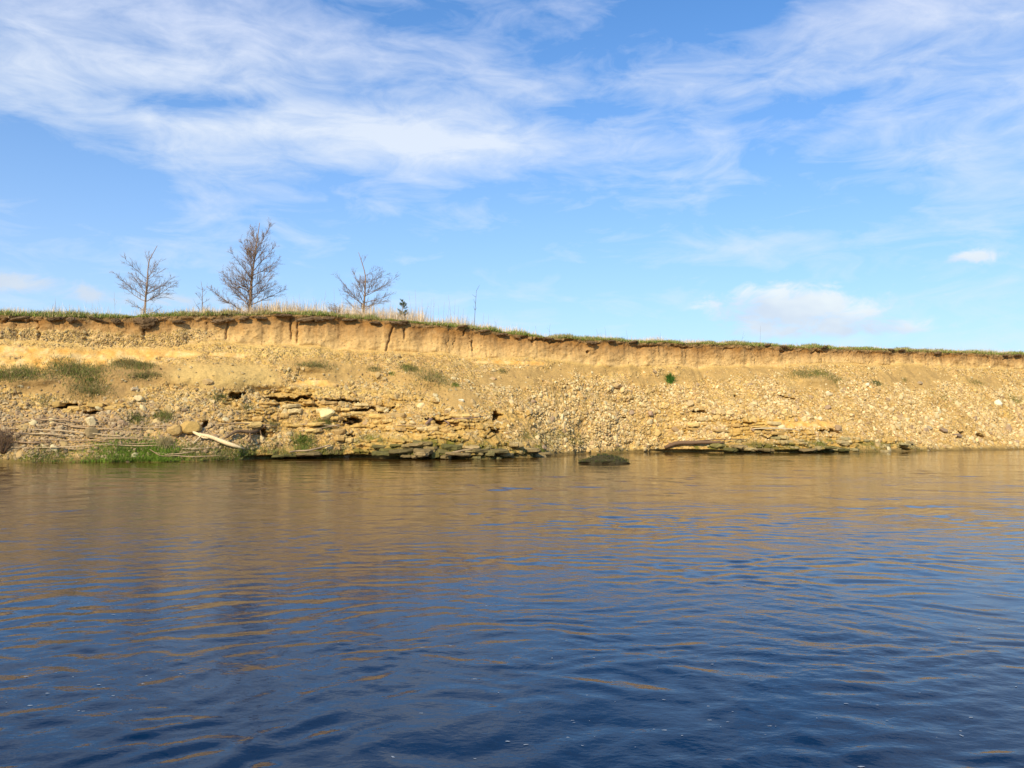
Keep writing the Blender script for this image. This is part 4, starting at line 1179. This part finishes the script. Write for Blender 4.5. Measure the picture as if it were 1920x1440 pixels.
# tall dead stalks
def stalk(px, top, sway, name, label, group, r0=.007, heads=0, col_=(.42, .30, .2), cat='stalk'):
    dq = rng.uniform(.6, 1.8)
    s = s_of_px(px, CLIFF + dq); x, y = world(s, CLIFF + dq); i = int(np.argmin(np.abs(S1 - s))); z0 = float(ZT[i]) - .02
    h = max(CAM_H + ray(px, top)[2] * y - z0, .3)
    t_ = Tubes(); pp = smooth_path([(0, 0, 0), (sway * .3, 0, h * .5), (sway, rng.normal(0, .05), h)], 7); t_.add(pp, np.linspace(r0, r0 * .45, 7), sides=4)
    for q in range(heads):
        k = 3 + q % 4; e_ = pp[k] + np.array([rng.choice([-1, 1]) * rng.uniform(.08, .2), rng.normal(0, .08), rng.uniform(.12, .32)])
        t_.add(np.array([pp[k], (pp[k] + e_) / 2, e_]), [r0 * .6, r0 * .5, r0 * .35], sides=3)
    o = link(name, t_.mesh(name, col_), mwood, None, (x, y, z0))
    return tag(o, label, cat, group)


stalk(889, 545, .12, 'tall_weed', 'tallest dark forked weed stem standing alone right of the trees', None, .017, 5, (.15, .11, .08), 'weed')
for px, tp_ in ((700, 560), (716, 555), (727, 570), (772, 548), (780, 543), (790, 560), (797, 566), (806, 562), (812, 557), (822, 572), (830, 568), (838, 570), (846, 556), (851, 562), (858, 575), (866, 575), (520, 560), (535, 552), (548, 558), (563, 550), (575, 562),
                (590, 556), (603, 548), (617, 560), (626, 540), (640, 556), (905, 590), (915, 594), (930, 598), (1124, 614), (1137, 613), (1178, 618), (1030, 612), (1006, 610), (100, 560), (212, 545), (1390, 620), (1427, 610), (1240, 622)):
    stalk(px, tp_ + rng.normal(0, 2), rng.normal(0, .10), 'dry_stalk', *(('dead stalk in the dry grass left of the densest tree', 'dead stalks left of the densest tree') if px < 300 else
          ('dead stalk between the densest tree and the low bramble', 'dead stalks right of the densest tree') if px < 640 else ('dead stalk between the broad tree and the conifer sapling', 'dead stalks beside the broad tree') if px < 750 else
          ('dead stalk in the row right of the conifer sapling', 'dead stalks right of the sapling') if px < 900 else ('short dark dead stalk on the sloping right part of the bank top', 'dead stalks on the right part of the bank')), .0065, int(rng.integers(0, 3)), (.40, .29, .20) if px < 1000 else (.2, .15, .1))

# ------------------------------------------------------------------ foam flecks drifting on the near water
mf, T, b = material('foam', .6, (.30, .35, .40), .3)
V, F, n0 = [], [], 0
fr_ = np.random.default_rng(5)
cl = [(fr_.uniform(-5, 6), fr_.uniform(3.5, 9)) for _ in range(26)]
hI = lambda x, y: H[min(max(int(np.searchsorted(yv, y)), 0), len(yv) - 1), min(max(int(np.searchsorted(xv, x)), 0), len(xv) - 1)]
for k in range(330):
    c = cl[k % 26] if k % 3 else (fr_.uniform(-7, 8), fr_.uniform(3.4, 13))
    x, y = c[0] + fr_.normal(0, .35), max(3.2, c[1] + fr_.normal(0, .3)); r_ = fr_.uniform(.002, .008) * (1 + (fr_.random() < .08))
    a_ = np.sort(fr_.uniform(0, 6.28, 7)); z = hI(x, y) + .0025
    st = fr_.uniform(1, 2.6)
    V += [(x + math.cos(q) * r_ * st * fr_.uniform(.7, 1.2), y + math.sin(q) * r_ * fr_.uniform(.7, 1.2), z) for q in a_]
    F.append([n0 + q for q in range(7)]); n0 += 7
tag(link('foam', mesh_np('foam', np.array(V), np.array(F)), mf), 'small white foam flecks on the near water', 'foam', kind='stuff')
